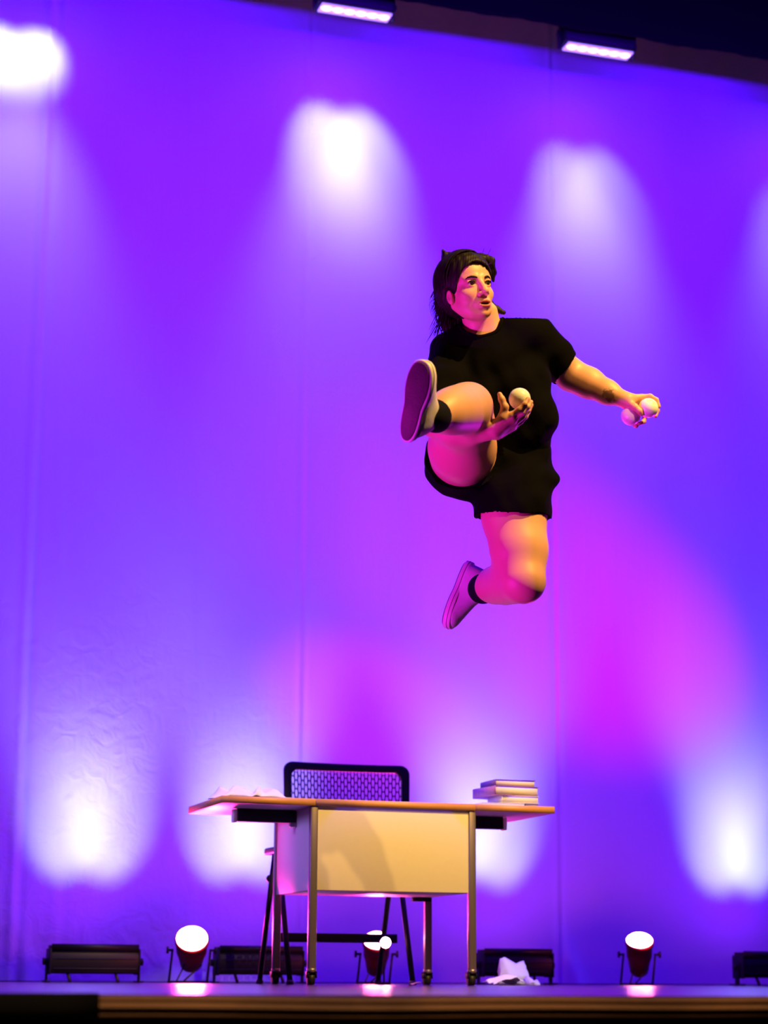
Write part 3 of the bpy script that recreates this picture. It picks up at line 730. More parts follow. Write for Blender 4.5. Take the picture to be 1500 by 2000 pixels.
class Field:
    def __init__(s): s.ops = []
    def cone(s, a, b, ra, rb, k=0.02, mode='u'):
        a = np.array(a, float); b = np.array(b, float); R = max(ra, rb)
        s.ops.append((mode, k, np.minimum(a, b) - R, np.maximum(a, b) + R, ('c', a, b, ra, rb))); return s
    def chain(s, pts, k=0.02):
        for (a, ra), (b, rb) in zip(pts[:-1], pts[1:]): s.cone(a, b, ra, rb, k)
        return s
    def ell(s, c, r, k=0.02, mode='u', rot=None):
        c = np.array(c, float); r = np.array(r, float); R = r.max()
        s.ops.append((mode, k, c - R, c + R, ('e', c, r, np.eye(3) if rot is None else np.array(rot)))); return s
    def plane(s, c, n, center=None, reach=9.0):
        """cut away everything on the side n points to, within reach of center"""
        c = np.array(c, float); ce = c if center is None else np.array(center, float)
        s.ops.append(('p', 0, ce - reach, ce + reach, ('p', c, unit(n), ce, reach))); return s
    def noise(s, fn): s.ops.append(('n', 0, None, None, fn)); return s
    def torus(s, c, n, R, r, k=0.004):
        c = np.array(c, float); s.ops.append(('u', k, c - R - r, c + R + r, ('t', c, unit(n), R, r))); return s
    def evalgrid(s, lo, hi, h):
        lo = np.array(lo, float); n = np.ceil((np.array(hi) - lo) / h).astype(int) + 1
        D = np.full(n, 0.5, dtype=np.float32)
        ax = [(lo[i] + h * np.arange(n[i])).astype(np.float32) for i in range(3)]
        for mode, k, blo, bhi, g in s.ops:
            if mode == 'n':
                m = np.abs(D) < 0.03; ii = np.nonzero(m)
                D[ii] += g(ax[0][ii[0]], ax[1][ii[1]], ax[2][ii[2]]).astype(np.float32); continue
            pad = k + 4 * h
            i0 = np.maximum(np.floor((blo - pad - lo) / h).astype(int), 0); i1 = np.minimum(np.ceil((bhi + pad - lo) / h).astype(int) + 1, n)
            if (i1 <= i0).any(): continue
            sl = tuple(slice(a, b) for a, b in zip(i0, i1))
            X = ax[0][sl[0]][:, None, None]; Y = ax[1][sl[1]][None, :, None]; Z = ax[2][sl[2]][None, None, :]
            if g[0] == 'c':
                _, a, b, ra, rb = g; ab = b - a; L2 = ab @ ab + 1e-12
                t = ((X - a[0]) * ab[0] + (Y - a[1]) * ab[1] + (Z - a[2]) * ab[2]) / L2
                t = np.clip(t, 0, 1)
                d = np.sqrt((X - a[0] - t * ab[0]) ** 2 + (Y - a[1] - t * ab[1]) ** 2 + (Z - a[2] - t * ab[2]) ** 2) - (ra + (rb - ra) * t)
            elif g[0] == 'e':
                _, c, r, Rm = g; x, y, z = X - c[0], Y - c[1], Z - c[2]
                p = [x * Rm[0][i] + y * Rm[1][i] + z * Rm[2][i] for i in range(3)]       # columns of Rm are the ellipsoid axes
                k0 = np.sqrt((p[0] / r[0]) ** 2 + (p[1] / r[1]) ** 2 + (p[2] / r[2]) ** 2)
                k1 = np.sqrt((p[0] / r[0] ** 2) ** 2 + (p[1] / r[1] ** 2) ** 2 + (p[2] / r[2] ** 2) ** 2) + 1e-9
                d = k0 * (k0 - 1) / k1
                d = np.where(k0 < 0.05, -min(r), d)
            elif g[0] == 't':
                _, c, nn, R, r = g; x, y, z = X - c[0], Y - c[1], Z - c[2]
                ht = x * nn[0] + y * nn[1] + z * nn[2]; q = np.sqrt(np.maximum(x * x + y * y + z * z - ht * ht, 0)) - R
                d = np.sqrt(q * q + ht * ht) - r
            elif g[0] == 'p':
                _, c, nn, ce, reach = g
                d = (X - c[0]) * nn[0] + (Y - c[1]) * nn[1] + (Z - c[2]) * nn[2]
                inside = (X - ce[0]) ** 2 + (Y - ce[1]) ** 2 + (Z - ce[2]) ** 2 < reach * reach
                D[sl] = np.where(inside, np.maximum(D[sl], d), D[sl]); continue
            A = D[sl]
            if mode == 'u': hh = np.maximum(k - np.abs(A - d), 0) / k; D[sl] = np.minimum(A, d) - hh * hh * k * 0.25
            elif mode == 's': d = -d; hh = np.maximum(k - np.abs(A - d), 0) / k; D[sl] = np.maximum(A, d) + hh * hh * k * 0.25
        return D, lo
    def mesh(s, lo, hi, h, relax=1):
        D, lo = s.evalgrid(lo, hi, h); S = D < 0
        nx, ny, nz = D.shape
        c = S[:-1, :-1, :-1].astype(np.int8)
        for dx in (0, 1):
            for dy in (0, 1):
                for dz in (0, 1):
                    if dx + dy + dz: c = c + S[dx:nx - 1 + dx, dy:ny - 1 + dy, dz:nz - 1 + dz]
        act = (c > 0) & (c < 8); ci = np.argwhere(act); idx = np.full(act.shape, -1, dtype=np.int32); idx[act] = np.arange(len(ci))
        acc = np.zeros((len(ci), 3)); cnt = np.zeros(len(ci))
        for axis in range(3):
            o = [i for i in range(3) if i != axis]
            for a in (0, 1):
                for b in (0, 1):
                    p0 = np.zeros(3, int); p0[o[0]] = a; p0[o[1]] = b; p1 = p0.copy(); p1[axis] = 1
                    q0 = ci + p0; q1 = ci + p1
                    d0 = D[q0[:, 0], q0[:, 1], q0[:, 2]].astype(float); d1 = D[q1[:, 0], q1[:, 1], q1[:, 2]].astype(float)
                    m = (d0 < 0) != (d1 < 0); t = np.where(m, d0 / np.where(m, d0 - d1, 1), 0)
                    pt = np.tile(p0.astype(float), (len(ci), 1)); pt[:, axis] = t
                    acc[m] += pt[m]; cnt[m] += 1
        V = lo + h * (ci + acc / cnt[:, None])
        F = []
        for axis in range(3):
            sl0 = [slice(None)] * 3; sl1 = [slice(None)] * 3; sl0[axis] = slice(0, -1); sl1[axis] = slice(1, None)
            ch = S[tuple(sl0)] != S[tuple(sl1)]; e = np.argwhere(ch)
            o = [(axis + 1) % 3, (axis + 2) % 3]
            ok = np.all(e > 0, axis=1) & (e[:, 0] < nx - 1) & (e[:, 1] < ny - 1) & (e[:, 2] < nz - 1); 
            ok = (e[:, o[0]] > 0) & (e[:, o[1]] > 0) & (e[:, o[0]] < D.shape[o[0]] - 1) & (e[:, o[1]] < D.shape[o[1]] - 1); e = e[ok]
            q = []
            for da, db in ((-1, -1), (0, -1), (0, 0), (-1, 0)):
                p = e.copy(); p[:, o[0]] += da; p[:, o[1]] += db; q.append(idx[p[:, 0], p[:, 1], p[:, 2]])
            q = np.stack(q, 1); ins = S[e[:, 0], e[:, 1], e[:, 2]]
            q[~ins] = q[~ins][:, ::-1]; F.append(q)
        F = np.vstack(F)
        for _ in range(relax):
            E_ = np.vstack([F[:, [0, 1]], F[:, [1, 2]], F[:, [2, 3]], F[:, [3, 0]]])
            sm = np.zeros_like(V); cn = np.zeros(len(V))
            for i in range(3):
                sm[:, i] += np.bincount(E_[:, 0], V[E_[:, 1], i], len(V)) + np.bincount(E_[:, 1], V[E_[:, 0], i], len(V))
            cn = np.bincount(E_[:, 0], minlength=len(V)) + np.bincount(E_[:, 1], minlength=len(V))
            V = 0.5 * V + 0.5 * sm / np.maximum(cn, 1)[:, None]
        return V, F

# shoe frames: sole normal, toe direction, centre of the sole
SO1 = np.array([-0.64, -0.14, 0.76]); TO1 = np.array([0.30, 0.93, 0.22]); c1 = J(811, 784, 0.800)
s1 = unit(SO1); t1_ = unit(TO1 - s1 * (TO1 @ s1)); ank1 = c1 - s1 * 0.085 - t1_ * 0.050
SO2 = np.array([-0.80, 0.20, -0.35]); TO2 = np.array([-0.30, -0.88, 0.28]); c2 = J(893, 1161, -0.27)
s2 = unit(SO2); t2_ = unit(TO2 - s2 * (TO2 @ s2)); ank2 = c2 - s2 * 0.085 - t2_ * 0.045

# ---- head frame
HY, HP, HR = math.radians(31), math.radians(11), math.radians(5)
_zy = np.array([math.sin(HY) * math.cos(HP), math.sin(HP), math.cos(HY) * math.cos(HP)])     # face direction
_up = unit(np.array([-math.sin(HR), math.cos(HR), 0]) - _zy * (np.array([-math.sin(HR), math.cos(HR), 0]) @ _zy))
_rx = np.cross(_up, _zy)
HM = np.stack([_rx, _up, _zy], 1)                   # columns: head right(image), up, front
HO = J(911, 566, 0.04)
HS = 1.02
def H(x, y, z): return HO + HS * (HM @ np.array([x, y, z], float))
def HV(V): return (V - HO) @ HM / HS               # body frame -> head frame

body = Field()
# torso
TORSO = [(J(958, 722, -0.045), (0.142, 0.135, 0.098)), (J(992, 815, -0.03), (0.138, 0.12, 0.105)), (J(985, 905, -0.055), (0.145, 0.105, 0.108))]
for c, r in TORSO: body.ell(c, r, 0.05)
body.cone(J(893, 690, -0.045), J(1040, 656, -0.05), 0.052, 0.054, 0.05)
body.ell(J(925, 770, 0.03), (0.055, 0.05, 0.045), 0.04); body.ell(J(1010, 755, 0.03), (0.055, 0.05, 0.045), 0.04)
# neck
NK0, NK1 = J(944, 655, -0.045), J(928, 592, -0.005)
body.cone(NK0, NK1, 0.062, 0.050, 0.03)
body.cone(J(968, 655, 0.0), J(962, 606, 0.0), 0.016, 0.012, 0.03)
# her right arm, passing under the raised thigh
RS, RE, RW = J(878, 690, -0.04), J(846, 826, 0.27), J(948, 843, 0.395)
body.chain([(RS, 0.056), (RS * 0.5 + RE * 0.5, 0.048), (RE, 0.040)], 0.03)
body.chain([(RE, 0.040), (J(886, 841, 0.335), 0.041), (J(924, 844, 0.375), 0.031), (RW, 0.026)], 0.025)
# her left arm, stretched out to the right of the picture
LS, LE, LW = J(1046, 660, -0.05), J(1116, 733, -0.13), J(1216, 779, -0.02)
body.chain([(LS, 0.056), (LS * 0.5 + LE * 0.5, 0.052), (LE, 0.049)], 0.03)
body.chain([(LE, 0.049), (J(1150, 748, -0.10), 0.047), (J(1186, 766, -0.055), 0.036), (LW, 0.025)], 0.03)
# raised right leg
RH, RK, RA = J(902, 903, 0.00), J(916, 797, 0.39), J(853, 813, 0.68)
body.chain([(RH, 0.108), (J(903, 872, 0.14), 0.101), (J(912, 825, 0.30), 0.078), (RK, 0.062)], 0.04)
body.ell(J(924, 784, 0.42), (0.042, 0.045, 0.042), 0.03)
body.chain([(RK, 0.060), (J(905, 799, 0.45), 0.0625), (J(893, 801, 0.52), 0.0615), (J(880, 804, 0.58), 0.056), (J(866, 808, 0.63), 0.046), (RA, 0.036)], 0.05)
# trailing left leg, knee bent, shin going back
LH, LK, LA = J(1004, 950, -0.03), J(1020, 1133, 0.12), J(943, 1150, -0.20)
body.chain([(LH, 0.104), (J(1004, 1010, 0.02), 0.098), (J(1014, 1075, 0.07), 0.086), (LK, 0.066)], 0.04)
body.ell(J(1028, 1139, 0.145), (0.046, 0.05, 0.045), 0.03)
body.chain([(LK, 0.058), (J(1000, 1136, 0.04), 0.060), (J(985, 1139, -0.03), 0.0585), (J(966, 1143, -0.10), 0.050), (LA, 0.040)], 0.05)
for ra, an, c_, s_, t_ in ((RA, ank1, c1, s1, t1_), (LA, ank2, c2, s2, t2_)):      # feet, inside the shoes
    body.chain([(ra, 0.034), (an, 0.030), (c_ - s_ * 0.045 - t_ * 0.05, 0.026)], 0.02)
    body.chain([(c_ - s_ * 0.045 - t_ * 0.04, 0.026), (c_ - s_ * 0.035 + t_ * 0.03, 0.024), (c_ - s_ * 0.027 + t_ * 0.08, 0.016)], 0.02)
# head
def he(x, y, z, r, k, mode='u'): body.ell(H(x, y, z), np.array(r) * HS, k, mode, HM)
def hc(a, b, ra, rb, k, mode='u'): body.cone(H(*a), H(*b), ra * HS, rb * HS, k, mode)
he(0, 0.032, -0.014, (0.070, 0.077, 0.088), 0.01)
he(0, -0.018, 0.022, (0.056, 0.080, 0.060), 0.03)
he(0, -0.064, 0.028, (0.043, 0.034, 0.046), 0.03)
he(0, -0.095, 0.062, (0.017, 0.014, 0.017), 0.022)
for s in (-1, 1):
    he(s * 0.036, -0.030, 0.050, (0.024, 0.020, 0.022), 0.02)
    hc((s * 0.049, -0.050, -0.002), (s * 0.026, -0.086, 0.046), 0.013, 0.012, 0.03)
he(0, 0.038, 0.046, (0.053, 0.040, 0.031), 0.03)
for s in (-1, 1):
    hc((s * 0.012, 0.017, 0.079), (s * 0.046, 0.017, 0.060), 0.008, 0.008, 0.012)
    he(s * 0.031, -0.002, 0.092, (0.017, 0.0105, 0.016), 0.012, 's')
hc((0, 0.012, 0.078), (0, -0.030, 0.101), 0.0075, 0.0095, 0.010)
he(0, -0.034, 0.100, (0.0115, 0.0095, 0.0105), 0.006)
for s in (-1, 1):
    he(s * 0.0125, -0.038, 0.089, (0.0075, 0.0065, 0.010), 0.006)
    he(s * 0.0065, -0.044, 0.098, (0.0032, 0.003, 0.005), 0.002, 's')
# eyelids round the eyeballs
for s in (-1, 1):
    he(s * 0.031, -0.001, 0.0665, (0.0150, 0.0142, 0.0150), 0.005)
    he(s * 0.031, -0.0015, 0.0800, (0.0128, 0.0060, 0.0110), 0.0015, 's')
    hc((s * 0.019, 0.0055, 0.0795), (s * 0.043, 0.0055, 0.0735), 0.0022, 0.0022, 0.003)
# mouth, slightly open
he(0, -0.066, 0.074, (0.028, 0.018, 0.016), 0.012)
hc((-0.017, -0.0625, 0.0855), (0.017, -0.0625, 0.0855), 0.0048, 0.0048, 0.004)
he(0, -0.061, 0.0885, (0.011, 0.005, 0.0055), 0.004)
hc((-0.013, -0.0765, 0.0850), (0.013, -0.0765, 0.0850), 0.0058, 0.0058, 0.004)
he(0, -0.0695, 0.090, (0.0165, 0.0042, 0.014), 0.002, 's')
# ears
for s in (-1, 1):
    he(s * 0.0700, -0.024, 0.003, (0.0075, 0.0225, 0.0150), 0.005)
    he(s * 0.0780, -0.020, 0.007, (0.0070, 0.0150, 0.009), 0.003, 's')
    he(s * 0.0695, -0.040, 0.007, (0.0055, 0.010, 0.008), 0.005)
# hands ---------------------------------------------------------------
def finger(pts, r0, r1, k=0.005):
    n = len(pts) - 1
    body.chain([(p, r0 + (r1 - r0) * i / n) for i, p in enumerate(pts)], k)
def finger_set(F_, lst): 
    for pts, a, b in lst: F_(pts, a, b)
# her right hand holding a ball up at the fingertips
body.chain([(RW, 0.026), (J(964, 841, 0.405), 0.026)], 0.015)
for (a, ra), (b, rb) in (((J(966, 838, .415), .017), (J(998, 812, .428), .0125)), ((J(969, 841, .405), .017), (J(1002, 820, .418), .0125)), ((J(971, 845, .395), .016), (J(1003, 828, .402), .012)), ((J(972, 848, .385), .014), (J(1002, 835, .388), .011))):
    body.cone(a, b, ra, rb, 0.016)
body.ell(J(975, 829, 0.418), (0.022, 0.017, 0.014), 0.015)
finger([J(998, 811, .428), J(1014, 800, .437), J(1025, 789, .438), J(1031, 779, .430)], 0.0095, 0.0070)
finger([J(1003, 819, .420), J(1020, 806, .426), J(1031, 795, .424), J(1037, 785, .415)], 0.0095, 0.0070)
finger([J(1004, 828, .404), J(1021, 814, .404), J(1032, 802, .400), J(1038, 791, .392)], 0.0090, 0.0068)
finger([J(1002, 835, .390), J(1017, 824, .384), J(1027, 814, .378), J(1033, 805, .370)], 0.0080, 0.0062)
finger([J(968, 836, .418), J(981, 815, .428), J(986, 795, .430), J(980, 780, .428), J(976, 770, .426)], 0.0150, 0.0075, 0.008)
# her left hand, closed over two balls
body.chain([(LW, 0.025), (J(1226, 783, -0.01), 0.024)], 0.015)
for (a, ra), (b, rb) in (((J(1228, 779, -.01), .015), (J(1254, 776, -.02), .011)), ((J(1229, 783, -.02), .016), (J(1256, 785, -.035), .012)), ((J(1227, 788, -.025), .015), (J(1248, 796, -.045), .012)), ((J(1226, 791, -.02), .014), (J(1238, 802, -.045), .011))):
    body.cone(a, b, ra, rb, 0.015)
finger([J(1254, 775, -.02), J(1270, 774, -.018), J(1282, 781, -.010), J(1287, 794, -.004)], 0.0090, 0.0068)
finger([J(1256, 785, -.038), J(1275, 789, -.048), J(1284, 802, -.045), J(1280, 813, -.035)], 0.0092, 0.0070)
finger([J(1248, 797, -.048), J(1260, 812, -.060), J(1257, 824, -.050), J(1249, 827, -.034)], 0.0090, 0.0068)
finger([J(1238, 803, -.048), J(1240, 820, -.058), J(1240, 831, -.046), J(1243, 833, -.032)], 0.0080, 0.0062)
finger([J(1228, 786, .000), J(1240, 795, .020), J(1249, 803, .026), J(1253, 809, .024)], 0.0125, 0.0070, 0.008)

BLO, BHI = np.array([-0.35, -0.62, -0.36]), np.array([0.60, 0.66, 0.80])
def inbox(C, b): return np.all((C > b[0]) & (C < b[1]), axis=1)
def build_body():
    boxes = []
    c0 = J(911, 566, 0.04); boxes.append((c0 - [0.13, 0.135, 0.13], c0 + [0.13, 0.14, 0.14], 0.0019))
    for a, b in ((J(958, 868, 0.40), J(1050, 755, 0.44)), (J(1214, 845, -0.02), J(1296, 755, -0.02))):
        lo = np.minimum(a, b) - [0, 0, 0.085]; hi = np.maximum(a, b) + [0, 0, 0.085]; boxes.append((lo, hi, 0.0022))
    V, F = body.mesh(BLO, BHI, 0.0042, 2)
    C = V[F].mean(1); keep = np.ones(len(F), bool)
    for lo, hi, h in boxes: keep &= ~inbox(C, (lo + 0.004, hi - 0.004))
    # drop what the black shirt and shorts fully hide? no: the body stays whole
    Vs = [V]; Fs = [F[keep]]; off = len(V)
    for lo, hi, h in boxes:
        v, f = body.mesh(lo - 0.01, hi + 0.01, h, 2 if h > 0.002 else 1)
        c = v[f].mean(1); f = f[inbox(c, (lo, hi))]
        Vs.append(v); Fs.append(f + off); off += len(v)
    V = np.vstack(Vs); F = np.vstack(Fs)
    used = np.zeros(len(V), bool); used[F.ravel()] = True; mp = np.cumsum(used) - 1; V = V[used]; F = mp[F]
    C = V[F].mean(1); hc_ = HV(C); mi = np.zeros(len(F), int)
    x, y, z = hc_.T
    up_ = (np.abs(x) < 0.0205) & (y < -0.0575 + 0.0 * x) & (y > -0.0695) & (z > 0.078) & ((x / 0.021) ** 2 + ((y + 0.067) / 0.010) ** 2 < 1)
    lo_ = (np.abs(x) < 0.018) & (y <= -0.0695) & (y > -0.083) & (z > 0.076) & ((x / 0.019) ** 2 + ((y + 0.072) / 0.0115) ** 2 < 1)
    mi[up_ | lo_] = 1
    mi[(np.abs(x) < 0.016) & (np.abs(y + 0.0695) < 0.0042) & (z > 0.060) & (z < 0.0855)] = 2
    me = build_mesh('person', V, F, [M['skin'], M['lip'], M['mouth']], mi, smooth=True)
    return me

M['skin'] = skin_material(J(1190, 771, -0.012))
person = link('person', build_body())
person.matrix_world = basis_matrix(PORG)
tag(person, 'person in black t-shirt and shorts leaping with one leg kicked up, juggling balls', 'person')

def part(name, me, parent=None, label=None):
    o = link(name, me, parent or person)
    if label: o['label'] = label
    return o
def field_part(name, f, lo, hi, h, mats, relax=2, parent=None, label=None, midx=None):
    V, F = f.mesh(lo, hi, h, relax)
    mi = midx(V[F].mean(1)) if midx else None
    return part(name, build_mesh(name, V, F, mats, mi, smooth=True), parent, label)

# ---- eyes, brows
_fD, _flo = None, None
def face_z(x, y, step=0.0005):
    global _fD, _flo
    if _fD is None: _fD, _flo = body.evalgrid(HO - 0.13, HO + 0.14, 0.002)
    z = 0.13
    while z > 0.02:
        q = (H(x, y, z) - _flo) / 0.002; i = q.astype(int); fr = q - i; v = 0
        for a in (0, 1):
            for b in (0, 1):
                for c in (0, 1):
                    v += _fD[i[0] + a, i[1] + b, i[2] + c] * (fr[0] if a else 1 - fr[0]) * (fr[1] if b else 1 - fr[1]) * (fr[2] if c else 1 - fr[2])
        if v < 0: return z
        z -= step
    return z
for s in (-1, 1):
    b = MB(); b.sphere((0, 0, 0), 0.0122 * HS, 14)
    c = H(s * 0.031, -0.001, 0.0672); gz = unit(_zy + 0.10 * _rx)
    V = np.vstack(b.v) + c; dirs = (V - c) / (0.0122 * HS) @ gz
    F = [tuple(f) for f in b.f]; mi = [1 if np.mean([dirs[i] for i in f]) > 0.80 else 0 for f in F]
    part('eyeball', build_mesh('eyeball', V, F, [M['eye_white'], M['iris']], mi, smooth=True))
    e = MB(); pts = [(0.014, 0.0145, 0), (0.023, 0.0178, 0), (0.032, 0.0195, 0), (0.041, 0.0180, 0), (0.048, 0.0135, 0)]
    e.tube([H(s * a, b_, face_z(s * a, b_) + 0.0004) for a, b_, c_ in pts], [0.0022, 0.0034, 0.0034, 0.0026, 0.0012], 8)
    e.build('eyebrow', M['hair'], person, smooth=True)
    e = MB(); pts = [(0.0195, 0.0010, 0.0800), (0.025, 0.0048, 0.0822), (0.032, 0.0060, 0.0820), (0.039, 0.0042, 0.0785), (0.0435, 0.0005, 0.0740)]
    e.tube([H(s * a, b_, face_z(s * a, b_ + 0.0012) + 0.0012) for a, b_, c_ in pts], [0.0012, 0.0020, 0.0024, 0.0022, 0.0012], 6)
    e.build('eyelashes', M['hair'], person, smooth=True)

# ---- hair
def build_hair():
    f = Field()
    f.ell(H(0, 0.034, -0.006), np.array([0.082, 0.090, 0.104]) * HS, 0.01, 'u', HM)
    f.ell(H(0, -0.005, -0.045), np.array([0.078, 0.075, 0.062]) * HS, 0.02, 'u', HM)
    f.chain([(J(884, 522, 0.02), .030), (J(873, 560, -0.01), .031), (J(868, 600, -0.04), .026), (J(876, 636, -0.05), .020), (J(888, 660, -0.045), .012)], 0.02)
    f.chain([(J(876, 530, 0.0), .026), (J(861, 572, -0.03), .020), (J(864, 612, -0.05), .014)], 0.015)
    f.chain([(J(948, 508, -0.01), .020), (J(905, 506, 0.0), .023), (J(873, 503, 0.0), .016), (J(865, 490, 0.0), .005)], 0.012)
    f.chain([(J(935, 509, -0.01), .019), (J(956, 511, -0.04), .017), (J(962, 532, -0.05), .011), (J(964, 548, -0.05), .005)], 0.012)
    f.chain([(J(940, 580, -0.09), .02), (J(964, 603, -0.09), .014), (J(984, 610, -0.08), .008)], 0.012)
    # keep the face and the ear clear
    f.ell(H(-0.004, -0.030, 0.078), np.array([0.0735, 0.097, 0.080]) * HS, 0.006, 's', HM)
    f.ell(H(-0.078, -0.026, 0.004), np.array([0.020, 0.030, 0.024]) * HS, 0.006, 's', HM)
    f.ell(H(-0.055, -0.070, 0.034), np.array([0.028, 0.042, 0.040]) * HS, 0.006, 's', HM)
    f.chain([(J(884, 590, -0.06), .026), (J(896, 625, -0.065), .026), (J(900, 655, -0.06), .016)], 0.02)
    def nz(x, y, z): return 0.0009 * np.sin(260 * x + 60 * y + 5 * np.sin(23 * y + 30 * z) + 3 * np.sin(50 * x)) + 0.0007 * np.sin(300 * z + 160 * x) + 0.0006 * np.sin(800 * x - 90 * y)
    f.noise(nz)
    c = J(905, 570, -0.02)
    V, F = f.mesh(c - [0.13, 0.18, 0.16], c + [0.17, 0.16, 0.15], 0.0024, 1)
    mb = MB(); rs = random.Random(3)
    def strand(pts, r): mb.tube(pts, [r] * (len(pts) - 1) + [r * 0.3], 4, cap=False)
    for k in range(260):
        t = rs.random(); a = J(872 + 14 * rs.random(), 505 + 95 * t, rs.uniform(-0.05, 0.03))
        l = rs.uniform(0.02, 0.07); bend = rs.uniform(-0.3, 0.6)
        d = unit([-0.30 - 0.25 * rs.random(), -1, rs.uniform(-.2, .2)])
        pts = [a]; 
        for q in range(6):
            d = unit(d + np.array([0.11 * bend, -0.02, 0.02 * rs.uniform(-1, 1)])); pts.append(pts[-1] + d * l / 3)
        strand(pts, rs.uniform(0.0007, 0.0014))
    for k in range(9):
        a = J(870 + 90 * rs.random(), 500, rs.uniform(-0.03, 0.02)); d = unit([rs.uniform(-1, 0.7), 0.35, 0]); pts = [a]
        for q in range(4): d = unit(d + np.array([-0.1, -0.18, 0])); pts.append(pts[-1] + d * 0.007)
        strand(pts, 0.0008)
    # locks lying over the crown, combed back and down from the parting
    er = np.array([0.084, 0.092, 0.106]) * HS; ec = H(0, 0.034, -0.006)
    for k in range(420):
        a = rs.uniform(-0.9, 0.75); q = np.array([0.35 * a + 0.06, 0.93, rs.uniform(-0.35, 0.62)]); pts = []
        d = np.array([-0.9 if rs.random() < 0.72 else 0.8, -0.25, -0.55 + rs.uniform(-.35, .25)]); lift = rs.uniform(0.0, 0.035)
        for st in range(rs.randint(7, 13)):
            q = q / np.linalg.norm(q); pts.append(ec + HM @ (q * er) * (1 + lift + 0.004 * st))
            d = d - q * (d @ q); d = d / np.linalg.norm(d); q = q + d * 0.15; d = d + np.array([0, -0.22, -0.03])
            if q[2] > 0.72 and st > 1: break
        hp = HV(np.array([pts[-1]]))[0]
        if len(pts) > 3 and not (hp[2] > 0.045 and hp[1] < 0.062): strand(pts, rs.uniform(0.0007, 0.0017))
    for k in range(9):                      # long thin wisps blown out to the left
        a = J(858, 560 + 4 * k, -0.03); pts = [a]; d = unit([-1.0, -0.5 - 0.1 * k, 0])
        for q in range(9): d = unit(d + np.array([0.16, -0.12 - 0.01 * k, 0])); pts.append(pts[-1] + d * 0.013)
        strand(pts, 0.0006)
    V2 = np.vstack(mb.v); F2 = np.array(mb.f) + len(V)
    part('hair', build_mesh('hair', np.vstack([V, V2]), np.vstack([F, F2]), M['hair'], smooth=True), label='dark brown blown back hair')
build_hair()

# ---- shirt
def folds(x, y, z):
    return (0.0022 * np.sin(38 * x + 25 * y + 3 * np.sin(14 * y)) + 0.0016 * np.sin(60 * y - 30 * x + 2 * np.sin(20 * z)) + 0.0012 * np.sin(95 * x + 20 * z + 2 * np.sin(30 * y))) * 1.2
def build_shirt():
    f = Field(); g = 0.011
    for (c, r) in TORSO[:2]: f.ell(c, np.array(r) + g + 0.003, 0.05)
    f.ell(J(986, 880, -0.05), np.array([0.140, 0.075, 0.105]), 0.05)
    f.cone(J(893, 690, -0.045), J(1040, 656, -0.05), 0.052 + g, 0.056 + g, 0.05)
    f.ell(J(925, 772, 0.03), (0.062, 0.058, 0.055), 0.05); f.ell(J(1012, 757, 0.03), (0.062, 0.058, 0.055), 0.05)
    f.ell(J(1030, 812, -0.02), (0.092, 0.085, 0.09), 0.05)
    f.ell(J(1030, 740, -0.045), (0.075, 0.075, 0.080), 0.05)
    f.cone(J(1000, 650, -0.05), J(1060, 676, -0.06), 0.056, 0.058, 0.05)
    f.cone(J(905, 664, -0.045), J(1006, 640, -0.05), 0.050, 0.052, 0.05)
    # sleeves, cut square at their hems
    s = Field(); 
    f.chain([(LS, 0.060), (LS * 0.5 + LE * 0.5, 0.063), (J(1110, 726, -0.122), 0.062)], 0.03)
    a = unit(J(1106, 722, -0.12) - LS); hc2 = J(1101, 714, -0.11)
    f.plane(hc2, unit(J(1138, 745, -0.11) - J(1088, 690, -0.11)), J(1140, 745, -0.11), 0.095)
    f.chain([(RS, 0.064), (RS * 0.5 + RE * 0.5, 0.062), (RS * 0.28 + RE * 0.72, 0.061)], 0.03)
    b = unit(RE - RS); pc = RS * 0.30 + RE * 0.70
    f.plane(pc, b, RE + b * 0.05, 0.15)
    f.noise(folds)
    # neck opening with a ribbed collar
    nd = unit(J(936, 590, 0.02) - J(948, 668, -0.03))
    f.cone(J(946, 664, -0.035), J(932, 585, 0.01), 0.066, 0.075, 0.004, 's')
    # hollow under the hem is hidden inside the shorts
    o = field_part('t_shirt', f, BLO, np.array([0.42, 0.40, 0.45]), 0.0040, M['shirt'], 2, label='black short sleeved t-shirt')
    # rib: follows the edge of the opening
    ax = unit(J(932, 585, 0.01) - J(946, 664, -0.035)); c0 = J(946, 664, -0.035)
    V = np.empty(len(o.data.vertices) * 3); o.data.vertices.foreach_get('co', V); V = V.reshape(-1, 3)
    rel = V - c0; t = rel @ ax; rad = np.linalg.norm(rel - t[:, None] * ax, axis=1)
    near = np.abs(rad - (0.066 + 0.09 * np.clip(t, 0, 1))) < 0.012
    u = unit(np.cross(ax, [0, 0, 1])); v = np.cross(ax, u); ang = np.arctan2(rel @ v, rel @ u); pts = []
    for k in range(48):
        A = -math.pi + 2 * math.pi * (k + 0.5) / 48; m = near & (np.abs((ang - A + math.pi) % (2 * math.pi) - math.pi) < 0.12)
        tt = np.max(t[m]) if m.any() else 0.0
        r = 0.067 + 0.009 * tt / 0.13
        pts.append((tt, r, A))
    ts = np.array([p[0] for p in pts]); ts = (np.roll(ts, 1) + ts + np.roll(ts, -1)) / 3; ts = (np.roll(ts, 1) + ts + np.roll(ts, -1)) / 3
    mb = MB(); loop = [c0 + ax * (ts[k] - 0.003) + (u * math.cos(p[2]) + v * math.sin(p[2])) * (p[1]) for k, p in enumerate(pts)]
    mb.tube(loop + [loop[0], loop[1]], 0.0065, 10, cap=False); c = mb.build('collar', M['shirt'], o, smooth=True)
build_shirt()

